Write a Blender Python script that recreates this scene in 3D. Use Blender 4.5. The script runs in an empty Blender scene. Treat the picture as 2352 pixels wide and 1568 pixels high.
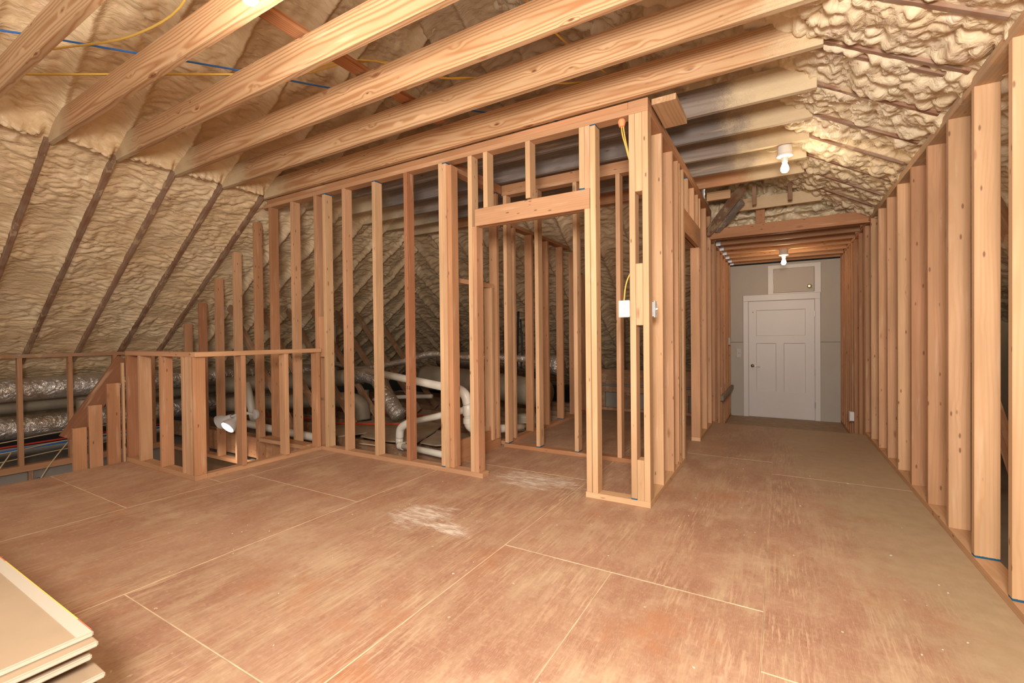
import bpy, bmesh, math, random
import numpy as np
from mathutils import Vector, Matrix

random.seed(7)
SC = bpy.context.scene
COL = SC.collection
R = math.radians

# ------------------------------------------------------------------ camera, world, lights, exposure
def axes(yaw, pitch, roll):
    f = Vector((-math.sin(yaw), math.cos(yaw), 0)); r = Vector((math.cos(yaw), math.sin(yaw), 0)); u = Vector((0, 0, 1))
    f, u = f*math.cos(pitch)+u*math.sin(pitch), u*math.cos(pitch)-f*math.sin(pitch)
    r, u = r*math.cos(roll)+u*math.sin(roll), u*math.cos(roll)-r*math.sin(roll)
    return r, u, f
cam = bpy.data.cameras.new('camera'); camo = bpy.data.objects.new('camera', cam); COL.objects.link(camo)
r_, u_, f_ = axes(R(30.437), R(-.5895), R(-.6021))
camo.matrix_world = Matrix(((r_.x, u_.x, -f_.x, 0), (r_.y, u_.y, -f_.y, 0), (r_.z, u_.z, -f_.z, 1.10), (0, 0, 0, 1)))
cam.sensor_width = 36; cam.lens = 1048.6/2352*36; cam.clip_start = .02
SC.camera = camo

w = bpy.data.worlds.new('world'); SC.world = w; w.use_nodes = True
w.node_tree.nodes['Background'].inputs[0].default_value = (1, .93, .85, 1)
w.node_tree.nodes['Background'].inputs[1].default_value = .5

def light(name, kind, loc, power, color=(1, 1, 1), size=.1, aim=None, **kw):
    l = bpy.data.lights.new(name, kind); o = bpy.data.objects.new(name, l); COL.objects.link(o)
    o.location = loc; l.energy = power; l.color = color
    if kind == 'AREA': l.size = size
    else: l.shadow_soft_size = size
    if aim: o.rotation_euler = (Vector(aim)-Vector(loc)).to_track_quat('-Z', 'Y').to_euler()
    for k, v in kw.items(): setattr(l, k, v)
    return o
# the photographer's flash beside and above the camera
light('camera_flash', 'AREA', (.05, -.45, 1.70), 112, (1, .95, .89), .6, aim=(-1.2, 3, 1.35))
# the three bulbs and the flood lamp of the attic
light('bulb_light_front', 'POINT', (-1.89, 1.03, 2.42), 17, (1, .95, .86), .05)
light('bulb_light_corridor', 'POINT', (.037, 4.30, 2.36), 4.5, (1, .80, .56), .04)
light('bulb_light_landing', 'POINT', (.045, 7.3, 2.08), 19, (1, .74, .45), .04)
light('flood_light_beam', 'SPOT', (-5.24, 2.60, .08), 18, (1, .9, .78), .05, aim=(-5.4, 2.55, -1), spot_size=2.4, spot_blend=.6)

SC.view_settings.view_transform = 'Standard'; SC.view_settings.look = 'None'
SC.view_settings.exposure = .66; SC.view_settings.gamma = 1
SC.view_settings.use_curve_mapping = False
SC.cycles.max_bounces = 6; SC.cycles.diffuse_bounces = 4; SC.cycles.glossy_bounces = 3
SC.cycles.use_denoising = True

# ------------------------------------------------------------------ node helper and materials
class NT:
    def __init__(s, name):
        s.m = bpy.data.materials.new(name); s.m.use_nodes = True; s.t = s.m.node_tree
        s.b = s.t.nodes['Principled BSDF']; s.out = s.t.nodes['Material Output']
    def n(s, typ, **kw):
        x = s.t.nodes.new('ShaderNode'+typ)
        for k, v in kw.items(): setattr(x, k, v)
        return x
    def L(s, a, b): s.t.links.new(a, b)
    def put(s, sock, v):
        if isinstance(v, (int, float)): sock.default_value = v
        elif isinstance(v, tuple): sock.default_value = v if len(v) == len(sock.default_value) else v+(1,)
        else: s.L(v, sock)
    def math(s, op, a, b=0.0, c=None, clamp=False):
        x = s.n('Math', operation=op, use_clamp=clamp); s.put(x.inputs[0], a); s.put(x.inputs[1], b)
        if c is not None: s.put(x.inputs[2], c)
        return x.outputs[0]
    def vmath(s, op, a, b=(0, 0, 0)):
        x = s.n('VectorMath', operation=op); s.put(x.inputs[0], a); s.put(x.inputs[1], b)
        return x.outputs[0]
    def mix(s, f, a, b, typ='MIX'):
        x = s.n('Mix', data_type='RGBA', blend_type=typ); s.put(x.inputs[0], f); s.put(x.inputs[6], a); s.put(x.inputs[7], b)
        return x.outputs[2]
    def ss(s, v, lo, hi):
        x = s.n('MapRange', interpolation_type='SMOOTHSTEP'); s.put(x.inputs[0], v); s.put(x.inputs[1], lo); s.put(x.inputs[2], hi)
        return x.outputs[0]
    def noise(s, vec, scale, detail=3.0, rough=.5, dist=0.0):
        x = s.n('TexNoise'); s.put(x.inputs['Vector'], vec); x.inputs['Scale'].default_value = scale
        x.inputs['Detail'].default_value = detail; x.inputs['Roughness'].default_value = rough; x.inputs['Distortion'].default_value = dist
        return x.outputs[0]
    def noisec(s, vec, scale, detail=2.0):
        x = s.n('TexNoise'); s.put(x.inputs['Vector'], vec); x.inputs['Scale'].default_value = scale; x.inputs['Detail'].default_value = detail
        return x.outputs[1]
    def xyz(s, v):
        x = s.n('SeparateXYZ'); s.L(v, x.inputs[0]); return x.outputs
    def comb(s, a, b, c):
        x = s.n('CombineXYZ'); s.put(x.inputs[0], a); s.put(x.inputs[1], b); s.put(x.inputs[2], c); return x.outputs[0]
    def bump(s, h, strength, dist):
        x = s.n('Bump'); s.put(x.inputs['Height'], h); x.inputs['Strength'].default_value = strength; x.inputs['Distance'].default_value = dist
        s.L(x.outputs[0], s.b.inputs['Normal'])

def wood_mat(name, ring=55, contrast=.35, latewood=(.55, .33, .2), knots=.55, spray=None, dusty=0.0):
    """sawn softwood: rings round a wandering pith, knots, the piece's own tint from its object colour"""
    t = NT(name)
    tc = t.n('TexCoord').outputs['Object']; oi = t.n('ObjectInfo'); rnd = oi.outputs['Random']
    pos = t.n('NewGeometry').outputs['Position']
    off = t.vmath('SCALE', (13.1, 7.3, 5.7)); t.put(off.node.inputs['Scale'], t.math('MULTIPLY', rnd, 9.0))
    p = t.vmath('ADD', tc, off); X, Y, Z = t.xyz(p)
    lx, ly, lz = t.xyz(tc)
    wob = t.noisec(t.comb(t.math('MULTIPLY', X, .42), t.math('MULTIPLY', Y, 2.0), t.math('MULTIPLY', Z, 2.0)), 1.0, 3.0)
    wx, wy, wz = t.xyz(wob)
    cy = t.math('ADD', ly, t.math('MULTIPLY_ADD', wy, .16, -.05)); cz = t.math('ADD', lz, t.math('MULTIPLY_ADD', wz, .12, -.02))
    rad = t.math('SQRT', t.math('ADD', t.math('MULTIPLY', cy, cy), t.math('MULTIPLY', cz, cz)))
    # knots
    kv = t.comb(t.math('MULTIPLY', X, 4.4), t.math('MULTIPLY', Y, 13.0), t.math('MULTIPLY', Z, 13.0))
    vo = t.n('TexVoronoi', feature='F1'); t.put(vo.inputs['Vector'], kv); vo.inputs['Scale'].default_value = 1.0
    d = vo.outputs['Distance']; kr = t.xyz(vo.outputs['Color'])[0]
    ksz = t.math('MULTIPLY_ADD', t.math('POWER', kr, 4.0), .16, .035)
    knot = t.math('SUBTRACT', 1.0, t.ss(t.math('SUBTRACT', d, ksz), -.03, .05))
    knot = t.math('MULTIPLY', knot, t.ss(kr, .18, .26))
    halo = t.math('MULTIPLY', t.math('MULTIPLY', t.math('SUBTRACT', 1.0, t.ss(d, .0, .38)), t.ss(kr, .3, .5)), .016)
    rad2 = t.math('ADD', rad, halo)
    ph = t.math('MULTIPLY', rad2, ring*6.283)
    ringv = t.math('MULTIPLY_ADD', t.math('SINE', ph), .5, .5)
    ringv = t.math('POWER', ringv, 2.2)
    fib = t.noise(t.comb(t.math('MULTIPLY', X, 2.0), t.math('MULTIPLY', Y, 160.0), t.math('MULTIPLY', Z, 160.0)), 1.0, 2.0)
    cloud = t.noise(t.comb(t.math('MULTIPLY', X, 1.3), t.math('MULTIPLY', Y, 9.0), t.math('MULTIPLY', Z, 9.0)), 1.0, 3.0)
    base = oi.outputs['Color']
    var = t.math('MULTIPLY_ADD', cloud, .8, .58)
    c = t.mix(1.0, base, t.comb(var, var, t.math('POWER', var, 1.15)), 'MULTIPLY')
    late = t.mix(1.0, base, latewood, 'MULTIPLY')
    c = t.mix(t.math('MULTIPLY', ringv, contrast), c, late)
    c = t.mix(t.math('MULTIPLY', t.ss(fib, .55, .75), .22), c, late)
    kd = t.mix(t.ss(d, .02, .12), (.10, .035, .015), (.30, .12, .05))
    c = t.mix(t.math('MULTIPLY', knot, knots), c, kd)
    v2 = t.n('TexVoronoi', feature='F1'); t.put(v2.inputs['Vector'], t.comb(t.math('MULTIPLY', X, 8.0), t.math('MULTIPLY', Y, 24.0), t.math('MULTIPLY', Z, 24.0)))
    v2.inputs['Scale'].default_value = 1.0
    pin = t.math('MULTIPLY', t.math('SUBTRACT', 1.0, t.ss(v2.outputs['Distance'], .07, .16)), t.math('GREATER_THAN', t.xyz(v2.outputs['Color'])[1], .55))
    c = t.mix(t.math('MULTIPLY', pin, knots*1.3 if knots < .7 else .3), c, (.12, .045, .02))
    pale_streak = t.ss(t.noise(t.comb(t.math('MULTIPLY', X, 2.5), t.math('MULTIPLY', Y, 26.0), t.math('MULTIPLY', Z, 26.0)), 1.0, 3.0), .58, .75)  # white streaks along the grain
    c = t.mix(t.math('MULTIPLY', pale_streak, .30), c, (.74, .55, .36))
    rough = .62
    if dusty:
        dn = t.noise(pos, 9.0, 4.0)
        c = t.mix(t.math('MULTIPLY', t.ss(dn, .35, .65), dusty), c, (.36, .28, .20))
        c = t.mix(t.math('MULTIPLY', t.ss(t.noise(pos, 6.5, 5.0, .65), .57, .62), dusty), c, (.62, .47, .28))
    if spray:
        # foam mist on the ends of the timber, where the sprayer swept past
        px, py, pz = t.xyz(pos)
        nz = t.math('MULTIPLY_ADD', t.noise(pos, 5.0, 5.0, .65), .5, -.25)
        fine = t.math('MULTIPLY_ADD', t.noise(pos, 330.0, 2.0), .36, -.18)
        pxn = t.math('ADD', t.math('ADD', px, nz), fine)
        m = None
        for lo, hi in spray:
            a = t.ss(pxn, lo, hi) if hi > lo else t.math('SUBTRACT', 1.0, t.ss(pxn, hi, lo))
            m = a if m is None else t.math('MAXIMUM', m, a)
        fc = t.mix(t.noise(pos, 3.0, 3.0), (.56, .38, .20), (.70, .58, .38))
        c = t.mix(t.math('MULTIPLY', m, .93), c, fc)
        t.bump(t.math('ADD', t.math('MULTIPLY', t.noise(pos, 55.0, 3.0), t.math('MULTIPLY', m, 1.0)), t.math('MULTIPLY', ringv, .08)), .5, .006)
    else:
        t.bump(t.math('ADD', fib, t.math('MULTIPLY', ringv, .5)), .18, .0015)
    # blue end-paint: pieces whose object alpha is below one
    al = oi.outputs['Alpha']
    mk = t.math('MULTIPLY', t.math('LESS_THAN', t.math('ADD', lx, t.math('MULTIPLY', fib, .006)), .013), t.math('LESS_THAN', al, .5))
    c = t.mix(mk, c, (.01, .09, .17))
    t.L(c, t.b.inputs['Base Color']); t.b.inputs['Roughness'].default_value = rough
    t.b.inputs['Specular IOR Level'].default_value = .25
    return t.m

M = {}
M['stud'] = wood_mat('stud_wood', 70, .22, (.80, .62, .46))
M['joist'] = wood_mat('joist_wood', 72, .70, (.62, .40, .25), .9, spray=[(-4.25, -4.62), (-.20, .18)])
M['joistg'] = wood_mat('weathered_joist_wood', 50, .45, (.72, .60, .50), .8, spray=[(-3.75, -4.25), (-.42, -.12)])
M['rafter'] = wood_mat('rafter_wood', 50, .3, (.7, .55, .45), .5, dusty=.45)
M['dark'] = wood_mat('attic_wood', 50, .35, (.7, .5, .4), .5, dusty=.35)

def plain(name, col, rough=.5, metal=0.0, var=.0, scale=20, bump=0.0, spec=.4):
    t = NT(name)
    if var:
        pos = t.n('NewGeometry').outputs['Position']
        nz = t.noise(pos, scale, 4.0)
        k = t.math('MULTIPLY_ADD', nz, var*2, 1-var)
        t.L(t.mix(1.0, col, t.comb(k, k, k), 'MULTIPLY'), t.b.inputs['Base Color'])
        if bump: t.bump(nz, bump, .01)
    else: t.b.inputs['Base Color'].default_value = col+(1,)
    t.b.inputs['Roughness'].default_value = rough; t.b.inputs['Metallic'].default_value = metal
    t.b.inputs['Specular IOR Level'].default_value = spec
    return t.m

def emit(name, col, s):
    t = NT(name); t.b.inputs['Emission Color'].default_value = col+(1,); t.b.inputs['Emission Strength'].default_value = s
    t.b.inputs['Base Color'].default_value = (.9, .9, .9, 1)
    return t.m

def foam_mat(name, c0, c1, c2, ripple, bs=.42):
    t = NT(name)
    pos = t.n('NewGeometry').outputs['Position']
    tc = t.n('TexCoord').outputs['UV']
    a = t.noise(pos, 2.2, 4.0, .6); b = t.noise(pos, 7.0, 3.0, .6)
    c = t.mix(t.ss(a, .35, .68), c0, c1)
    c = t.mix(t.math('MULTIPLY', t.ss(b, .56, .72), .55), c, c2)
    t.L(c, t.b.inputs['Base Color'])
    U, V, _ = t.xyz(tc)
    q = t.comb(t.math('MULTIPLY', U, ripple[0]), t.math('MULTIPLY', V, ripple[1]), 0.0)
    n1 = t.noise(q, 1.0, 3.0, .55, .4)
    rip = t.math('ABSOLUTE', t.math('MULTIPLY_ADD', n1, 2.0, -1.0))
    n2 = t.noise(pos, 60.0, 2.0)
    t.bump(t.math('ADD', t.math('MULTIPLY', rip, 2.6), t.math('MULTIPLY', n2, .12)), bs, .012)
    t.b.inputs['Roughness'].default_value = .42; t.b.inputs['Specular IOR Level'].default_value = .35
    return t.m
M['foam'] = foam_mat('spray_foam', (.70, .50, .285), (.78, .60, .375), (.74, .50, .34), (20, 9))
M['foamr'] = foam_mat('spray_foam_rough', (.74, .58, .37), (.80, .68, .48), (.76, .57, .47), (16, 12), .4)
M['foamd'] = foam_mat('spray_foam_brown', (.56, .385, .225), (.62, .45, .28), (.57, .38, .24), (22, 8))  # darker, browner foam for the back slope and closing boxes

def floor_mat():
    t = NT('worn_plywood')
    pos = t.n('NewGeometry').outputs['Position']
    at = t.n('Attribute', attribute_name='tint'); tint = at.outputs['Fac']
    x, y, z = t.xyz(pos)
    big = t.noise(pos, 1.1, 5.0, .6); mid = t.noise(t.comb(t.math('MULTIPLY', x, 3.0), y, tint), 2.6, 5.0, .65)
    c = t.mix(t.ss(big, .30, .70), (.345, .172, .105), (.47, .27, .17))
    c = t.mix(t.ss(mid, .42, .75), c, (.50, .335, .205))
    # torn grain, running away from the viewer
    gv = t.comb(t.math('MULTIPLY', x, 95.0), t.math('MULTIPLY', y, 6.5), t.math('MULTIPLY', tint, 9.0))
    g = t.noise(gv, 1.0, 4.0, .62)
    zone = t.ss(t.noise(t.comb(t.math('MULTIPLY', x, 1.6), t.math('MULTIPLY', y, .8), tint), 2.4, 4.0), .42, .66)
    nearx = None
    for sx in (-1.26, -2.46, -1.72, -3.71, .02):
        q = t.math('SUBTRACT', 1.0, t.ss(t.math('ABSOLUTE', t.math('SUBTRACT', x, sx)), .02, .26 if sx == -1.26 else .17))
        nearx = q if nearx is None else t.math('MAXIMUM', nearx, q)
    zone = t.math('MAXIMUM', t.math('MULTIPLY', zone, .7), t.math('MULTIPLY', nearx, t.ss(t.noise(pos, 2.0, 3.0), .35, .6)))
    c = t.mix(t.math('MULTIPLY', t.ss(g, .52, .62), t.math('MULTIPLY_ADD', zone, .62, .05)), c, (.66, .46, .28))
    c = t.mix(t.math('MULTIPLY', t.ss(g, .46, .36), t.math('MULTIPLY_ADD', zone, .34, .10)), c, (.25, .105, .055))
    fine = t.noise(t.comb(t.math('MULTIPLY', x, 300.0), t.math('MULTIPLY', y, 40.0), 0.0), 1.0, 2.0)
    c = t.mix(t.math('MULTIPLY', t.ss(fine, .48, .7), .38), c, (.58, .39, .25))
    # cross-grain speckle
    sp = t.noise(t.comb(t.math('MULTIPLY', x, 26.0), t.math('MULTIPLY', y, 60.0), 0.0), 1.0, 4.0, .6)
    c = t.mix(t.math('MULTIPLY', t.ss(sp, .52, .72), .36), c, (.56, .39, .25))
    # pale scuffed clouds
    cl_ = t.noise(t.vmath('ADD', pos, (2.2, 7.7, 0)), 1.7, 6.0, .72)
    c = t.mix(t.math('MULTIPLY', t.ss(cl_, .50, .70), .6), c, (.60, .42, .27))
    bl_ = t.noise(t.comb(t.math('MULTIPLY', x, 22.0), t.math('MULTIPLY', y, 13.0), tint), 1.0, 5.0, .7)
    c = t.mix(t.math('MULTIPLY', t.ss(bl_, .55, .72), .35), c, (.30, .14, .08))
    c = t.mix(t.math('MULTIPLY', t.ss(bl_, .45, .28), .30), c, (.62, .44, .28))
    # red worn places
    rd = t.noise(t.vmath('ADD', pos, (4.2, 1.7, 0)), 1.9, 5.0, .65)
    c = t.mix(t.math('MULTIPLY', t.ss(rd, .55, .72), .55), c, (.44, .185, .08))
    # trodden sawdust along the right wall and down the corridor
    nb = t.noise(pos, 3.2, 6.0, .7)
    side = t.ss(t.math('ADD', t.math('MULTIPLY_ADD', y, .11, x), t.math('MULTIPLY_ADD', nb, 1.2, -.6)), .42, .95)
    c = t.mix(t.math('MULTIPLY', side, .85), c, t.mix(t.noise(pos, 14.0, 4.0), (.40, .285, .165), (.56, .43, .26)))
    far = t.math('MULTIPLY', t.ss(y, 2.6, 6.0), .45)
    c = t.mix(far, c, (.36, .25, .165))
    pale = t.math('MULTIPLY', t.ss(t.noise(t.vmath('ADD', pos, (9.1, 3.3, 0)), 2.3, 6.0, .7), .54, .74), t.ss(x, -1.2, -.3))
    c = t.mix(t.math('MULTIPLY', t.math('MULTIPLY', pale, t.math('SUBTRACT', 1.0, t.ss(y, 1.2, 2.4))), .7), c, (.72, .56, .40))
    # white sawdust spills
    for (sx, sy, rx, ry, k) in ((-1.92, 2.14, .26, .26, .95), (-1.64, 2.06, .24, .11, 1.0), (-1.62, 3.08, .48, .26, .9)):
        dx = t.math('DIVIDE', t.math('SUBTRACT', x, sx), rx); dy = t.math('DIVIDE', t.math('SUBTRACT', y, sy), ry)
        r2 = t.math('SQRT', t.math('ADD', t.math('MULTIPLY', dx, dx), t.math('MULTIPLY', dy, dy)))
        n = t.noise(t.comb(x, t.math('MULTIPLY', y, 2.2), 0.0), 6.0, 6.0, .7)
        m = t.ss(t.math('SUBTRACT', t.math('MULTIPLY', n, 1.9), r2), .12, .62)
        wisp = t.math('MULTIPLY_ADD', t.ss(t.noise(t.comb(t.math('MULTIPLY', x, 9.0), t.math('MULTIPLY', y, 26.0), 0.0), 1.0, 5.0, .7), .40, .62), .75, .25)
        c = t.mix(t.math('MULTIPLY', t.math('MULTIPLY', m, wisp), k), c, (.80, .68, .55))
    # pale chips and scuffs
    v = t.n('TexVoronoi', feature='F1'); t.put(v.inputs['Vector'], t.vmath('ADD', pos, t.vmath('MULTIPLY', t.noisec(pos, 40.0), (.03, .03, 0)))); v.inputs['Scale'].default_value = 11.0
    chip = t.math('MULTIPLY', t.math('LESS_THAN', v.outputs['Distance'], .06), t.math('GREATER_THAN', t.xyz(v.outputs['Color'])[0], .72))
    c = t.mix(t.math('MULTIPLY', chip, .7), c, (.72, .55, .38))
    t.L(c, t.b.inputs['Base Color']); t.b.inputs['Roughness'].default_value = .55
    t.b.inputs['Specular IOR Level'].default_value = .3
    t.bump(t.math('ADD', g, sp), .12, .003)
    return t.m
M['ply'] = floor_mat()
M['plyedge'] = plain('plywood_edge', (.58, .40, .25), .7, var=.55, scale=9)
M['scrap'] = plain('plywood_scrap_wood', (.36, .27, .18), .7, var=.35, scale=8)
M['hatchp'] = plain('hatch_paint', (.56, .49, .41), .6)
M['drywall'] = plain('drywall_paper', (.50, .455, .39), .75, var=.06, scale=5)
M['gyp'] = plain('attic_drywall', (.30, .26, .22), .8, var=.2, scale=4)
M['white'] = plain('white_paint', (.74, .70, .665), .4, var=.03, scale=3)
M['plastic'] = plain('white_plastic', (.82, .80, .76), .35)
M['stairwood'] = plain('stairwell_boards', (.22, .12, .06), .7, var=.35, scale=3)
M['pvc'] = plain('white_pipe', (.66, .60, .50), .35, var=.08, scale=6)
M['steel'] = plain('galvanised_steel', (.55, .56, .58), .35, .9, var=.2, scale=25)
M['brass'] = plain('aged_brass', (.45, .34, .18), .3, .9)
M['bronze'] = plain('bronze_metal', (.16, .11, .08), .3, .9)
M['nickel'] = plain('satin_nickel', (.62, .59, .54), .3, .9)
M['blackp'] = plain('black_strap_nylon', (.012, .012, .013), .6)
M['yellow'] = plain('yellow_cable', (.72, .47, .10), .45)
M['cream'] = plain('cream_cable', (.62, .48, .27), .5)
M['blue'] = plain('blue_cable', (.03, .16, .50), .45)
M['red'] = plain('red_pipe', (.50, .04, .02), .4)
M['orange'] = plain('fire_foam', (.80, .30, .12), .7, var=.2, scale=30)
M['ceram'] = plain('white_porcelain', (.80, .74, .66), .3)
M['greyfix'] = plain('grey_fixture_paint', (.52, .48, .44), .45)
M['hole'] = plain('painted_dark', (.015, .012, .01), .9)  # near-black: the peephole, and eave darkness painted on the closing sheets
M['ink'] = plain('carpenter_ink', (.05, .04, .04), .8)
M['paper'] = plain('drywall_face_paper', (.40, .285, .18), .7, var=.16, scale=5)
M['papere'] = plain('drywall_cut_edge', (.50, .43, .33), .8, var=.12, scale=40)
M['tape'] = plain('drywall_end_tape', (.56, .48, .38), .6)
M['tapey'] = plain('tape_yellow_line', (.85, .58, .10), .6)
M['tapered'] = plain('tape_red_line', (.78, .16, .06), .6)
M['bulb'] = emit('lit_bulb', (1, .96, .90), 14)
M['led'] = emit('lit_flood_lens', (.95, .97, 1), 9)
def foil_mat():
    t = NT('foil_duct_wrap')
    pos = t.n('NewGeometry').outputs['Position']
    n = t.noise(pos, 16.0, 4.0, .6, 1.2); n2 = t.noise(pos, 2.5, 3.0)
    t.b.inputs['Metallic'].default_value = .8
    c = t.mix(t.ss(n2, .40, .62), (.74, .71, .66), (.58, .49, .38))
    t.L(c, t.b.inputs['Base Color']); t.b.inputs['Roughness'].default_value = .27
    t.bump(n, .85, .03)
    return t.m
M['foil'] = foil_mat()
M['ductd'] = plain('dusty_duct_wrap', (.34, .28, .20), .6, .25, var=.3, scale=6, bump=.4)

# ------------------------------------------------------------------ object helpers
def tag(o, label=None, cat=None, group=None, kind=None):
    if label: o['label'] = label
    if cat: o['category'] = cat
    if group: o['group'] = group
    if kind: o['kind'] = kind
    return o
def thing(name, label, cat, loc=(0, 0, 0), group=None, kind=None):
    o = bpy.data.objects.new(name, None); COL.objects.link(o); o.location = loc; o.empty_display_size = .1
    return tag(o, label, cat, group, kind)
def wpos(o):
    v = Vector(o.location)
    while o.parent: o = o.parent; v += Vector(o.location)
    return v
def link(name, me, mat, parent=None, M4=None, smooth=False, color=None):
    if mat: me.materials.append(mat)
    o = bpy.data.objects.new(name, me); COL.objects.link(o)
    if M4 is None: M4 = Matrix.Identity(4)
    if parent:
        o.parent = parent
        pw = parent.get('_w'); base = PM[parent.name] if parent.name in PM else Matrix.Translation(wpos(parent))
        o.matrix_local = base.inverted() @ M4
    else: o.matrix_world = M4
    PM[o.name] = M4.copy()
    if color: o.color = color
    if smooth:
        for p in me.polygons: p.use_smooth = True
    return o
PM = {}
def bm_mesh(bm, name='mesh'):
    me = bpy.data.meshes.new(name); bm.normal_update(); bm.to_mesh(me); bm.free(); return me

TINT = {'stud': [(.55, .31, .165), (.50, .27, .14), (.57, .34, .185), (.48, .25, .13), (.53, .295, .16)],
        'warm': [(.47, .235, .115), (.44, .21, .10), (.50, .26, .135)],
        'red': [(.38, .165, .08)],
        'joist': [(.57, .355, .19), (.54, .325, .17)],
        'grey': [(.22, .185, .165), (.28, .225, .185), (.34, .245, .18)],
        'rafter': [(.25, .125, .07), (.29, .16, .10)],
        'dark': [(.34, .175, .085), (.30, .155, .08)],
        'plate': [(.24, .105, .05)],
        'pale': [(.61, .38, .205), (.59, .36, .195)]}
def tint(k):
    c = random.choice(TINT[k]); f = random.uniform(.93, 1.06)
    return (c[0]*f, c[1]*f, c[2]*f, 1)
def lumber(name, p0, p1, wv, w, t, mat='stud', tn='stud', parent=None, mark=False, bev=.002, cut=None):
    """sawn piece from p0 to p1 (axis ends); w across along wv, t the other way"""
    p0, p1 = Vector(p0), Vector(p1); ex = (p1-p0); L = ex.length; ex.normalize()
    ey = Vector(wv); ey = (ey-ex*ey.dot(ex)).normalized(); ez = ex.cross(ey)
    bm = bmesh.new()
    vs = [bm.verts.new((x, y, z)) for x in (0, L) for y in (-w/2, w/2) for z in (-t/2, t/2)]
    for f in ((0, 1, 3, 2), (4, 6, 7, 5), (0, 4, 5, 1), (2, 3, 7, 6), (0, 2, 6, 4), (1, 5, 7, 3)): bm.faces.new([vs[i] for i in f])
    if cut:    # (end, dx at -y, dx at +y): sloped cut
        e, a, b = cut
        for v in bm.verts:
            if (v.co.x > L/2) == (e == 1): v.co.x += a if v.co.y < 0 else b
    if bev: bmesh.ops.bevel(bm, geom=bm.edges[:], offset=bev, segments=1, affect='EDGES')
    M4 = Matrix(((ex.x, ey.x, ez.x, p0.x), (ex.y, ey.y, ez.y, p0.y), (ex.z, ey.z, ez.z, p0.z), (0, 0, 0, 1)))
    c = tint(tn)
    if mark: c = c[:3]+(0,)
    return link(name, bm_mesh(bm, name), M[mat], parent, M4, color=c)
def board(name, lo, hi, axis, mat='stud', tn='stud', parent=None, mark=False, flip=False, bev=.002):
    """axis aligned piece given by its two corners; grain along axis"""
    lo, hi = Vector(lo), Vector(hi); c = (lo+hi)/2; d = hi-lo
    a = 'xyz'.index(axis); p0, p1 = c.copy(), c.copy(); p0[a] = lo[a]; p1[a] = hi[a]
    if flip: p0, p1 = p1, p0
    o1 = (a+1) % 3; wv = Vector((0, 0, 0)); wv[o1] = 1; o2 = (a+2) % 3
    return lumber(name, p0, p1, wv, d[o1], d[o2], mat, tn, parent, mark, bev)
def box(name, lo, hi, mat, parent=None, bev=0.0, seg=1):
    bm = bmesh.new(); c = [(a+b)/2 for a, b in zip(lo, hi)]
    bmesh.ops.create_cube(bm, size=1)
    for v in bm.verts: v.co = [v.co[i]*(hi[i]-lo[i]) for i in range(3)]
    if bev: bmesh.ops.bevel(bm, geom=bm.edges[:], offset=bev, segments=seg, affect='EDGES')
    return link(name, bm_mesh(bm, name), M[mat] if isinstance(mat, str) else mat, parent, Matrix.Translation(c))
def lathe(name, prof, p, axis, mat, parent=None, n=24, smooth=True):
    """turned piece: prof = [(r, h)...] along axis from p"""
    bm = bmesh.new(); rings = []
    for r, h in prof:
        rings.append([bm.verts.new((r*math.cos(2*math.pi*i/n), r*math.sin(2*math.pi*i/n), h)) for i in range(n)])
    for a, b in zip(rings, rings[1:]):
        for i in range(n): bm.faces.new((a[i], a[(i+1) % n], b[(i+1) % n], b[i]))
    if prof[0][0] > 1e-4: bm.faces.new(rings[0][::-1])
    if prof[-1][0] > 1e-4: bm.faces.new(rings[-1])
    bmesh.ops.remove_doubles(bm, verts=bm.verts, dist=1e-5)
    bmesh.ops.recalc_face_normals(bm, faces=bm.faces)
    q = Vector((0, 0, 1)).rotation_difference(Vector(axis).normalized()).to_matrix().to_4x4()
    o = link(name, bm_mesh(bm, name), M[mat] if isinstance(mat, str) else mat, parent, Matrix.Translation(p) @ q, smooth)
    if smooth:
        try: o.data.set_sharp_from_angle(angle=R(40))
        except Exception: pass
    return o
def catmull(pts, k=8):
    P = [Vector(p) for p in pts]; P = [P[0]*2-P[1]]+P+[P[-1]*2-P[-2]]; out = []
    for i in range(1, len(P)-2):
        for j in range(k):
            t = j/k; a, b, c, d = P[i-1:i+3]
            out.append(.5*((2*b)+(c-a)*t+(2*a-5*b+4*c-d)*t*t+(3*b-a-3*c+d)*t**3))
    out.append(P[-2]); return out
def tube(name, pts, r, mat, parent=None, n=10, smooth=True, k=8, rib=None, wob=0.0, curve=True):
    pts = catmull(pts, k) if curve and len(pts) > 2 else [Vector(p) for p in pts]
    if rib or (wob and len(pts) < 20):    # resample evenly
        q = [pts[0]]; step = rib[0] if rib else .05
        for a, b in zip(pts, pts[1:]):
            m = max(1, int((b-a).length/step))
            for i in range(1, m+1): q.append(a.lerp(b, i/m))
        pts = q
    o0 = pts[0].copy(); bm = bmesh.new(); rings = []; up = None
    for i, p in enumerate(pts):
        d = (pts[min(i+1, len(pts)-1)]-pts[max(i-1, 0)]).normalized()
        if up is None:
            up = d.orthogonal().normalized()
        up = (up-d*up.dot(d)).normalized(); sd = d.cross(up)
        rr = r*(1+(rib[1]*(1 if i % 2 else -1) if rib else 0))
        rings.append([bm.verts.new(p-o0+(up*math.cos(2*math.pi*j/n)+sd*math.sin(2*math.pi*j/n))*rr*(1+wob*(random.random()-.5))) for j in range(n)])
    for a, b in zip(rings, rings[1:]):
        for j in range(n): bm.faces.new((a[j], a[(j+1) % n], b[(j+1) % n], b[j]))
    bm.faces.new(rings[0][::-1]); bm.faces.new(rings[-1])
    bmesh.ops.recalc_face_normals(bm, faces=bm.faces)
    return link(name, bm_mesh(bm, name), M[mat], parent, Matrix.Translation(o0), smooth)
def structure(o): o['kind'] = 'structure'; return o

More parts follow.
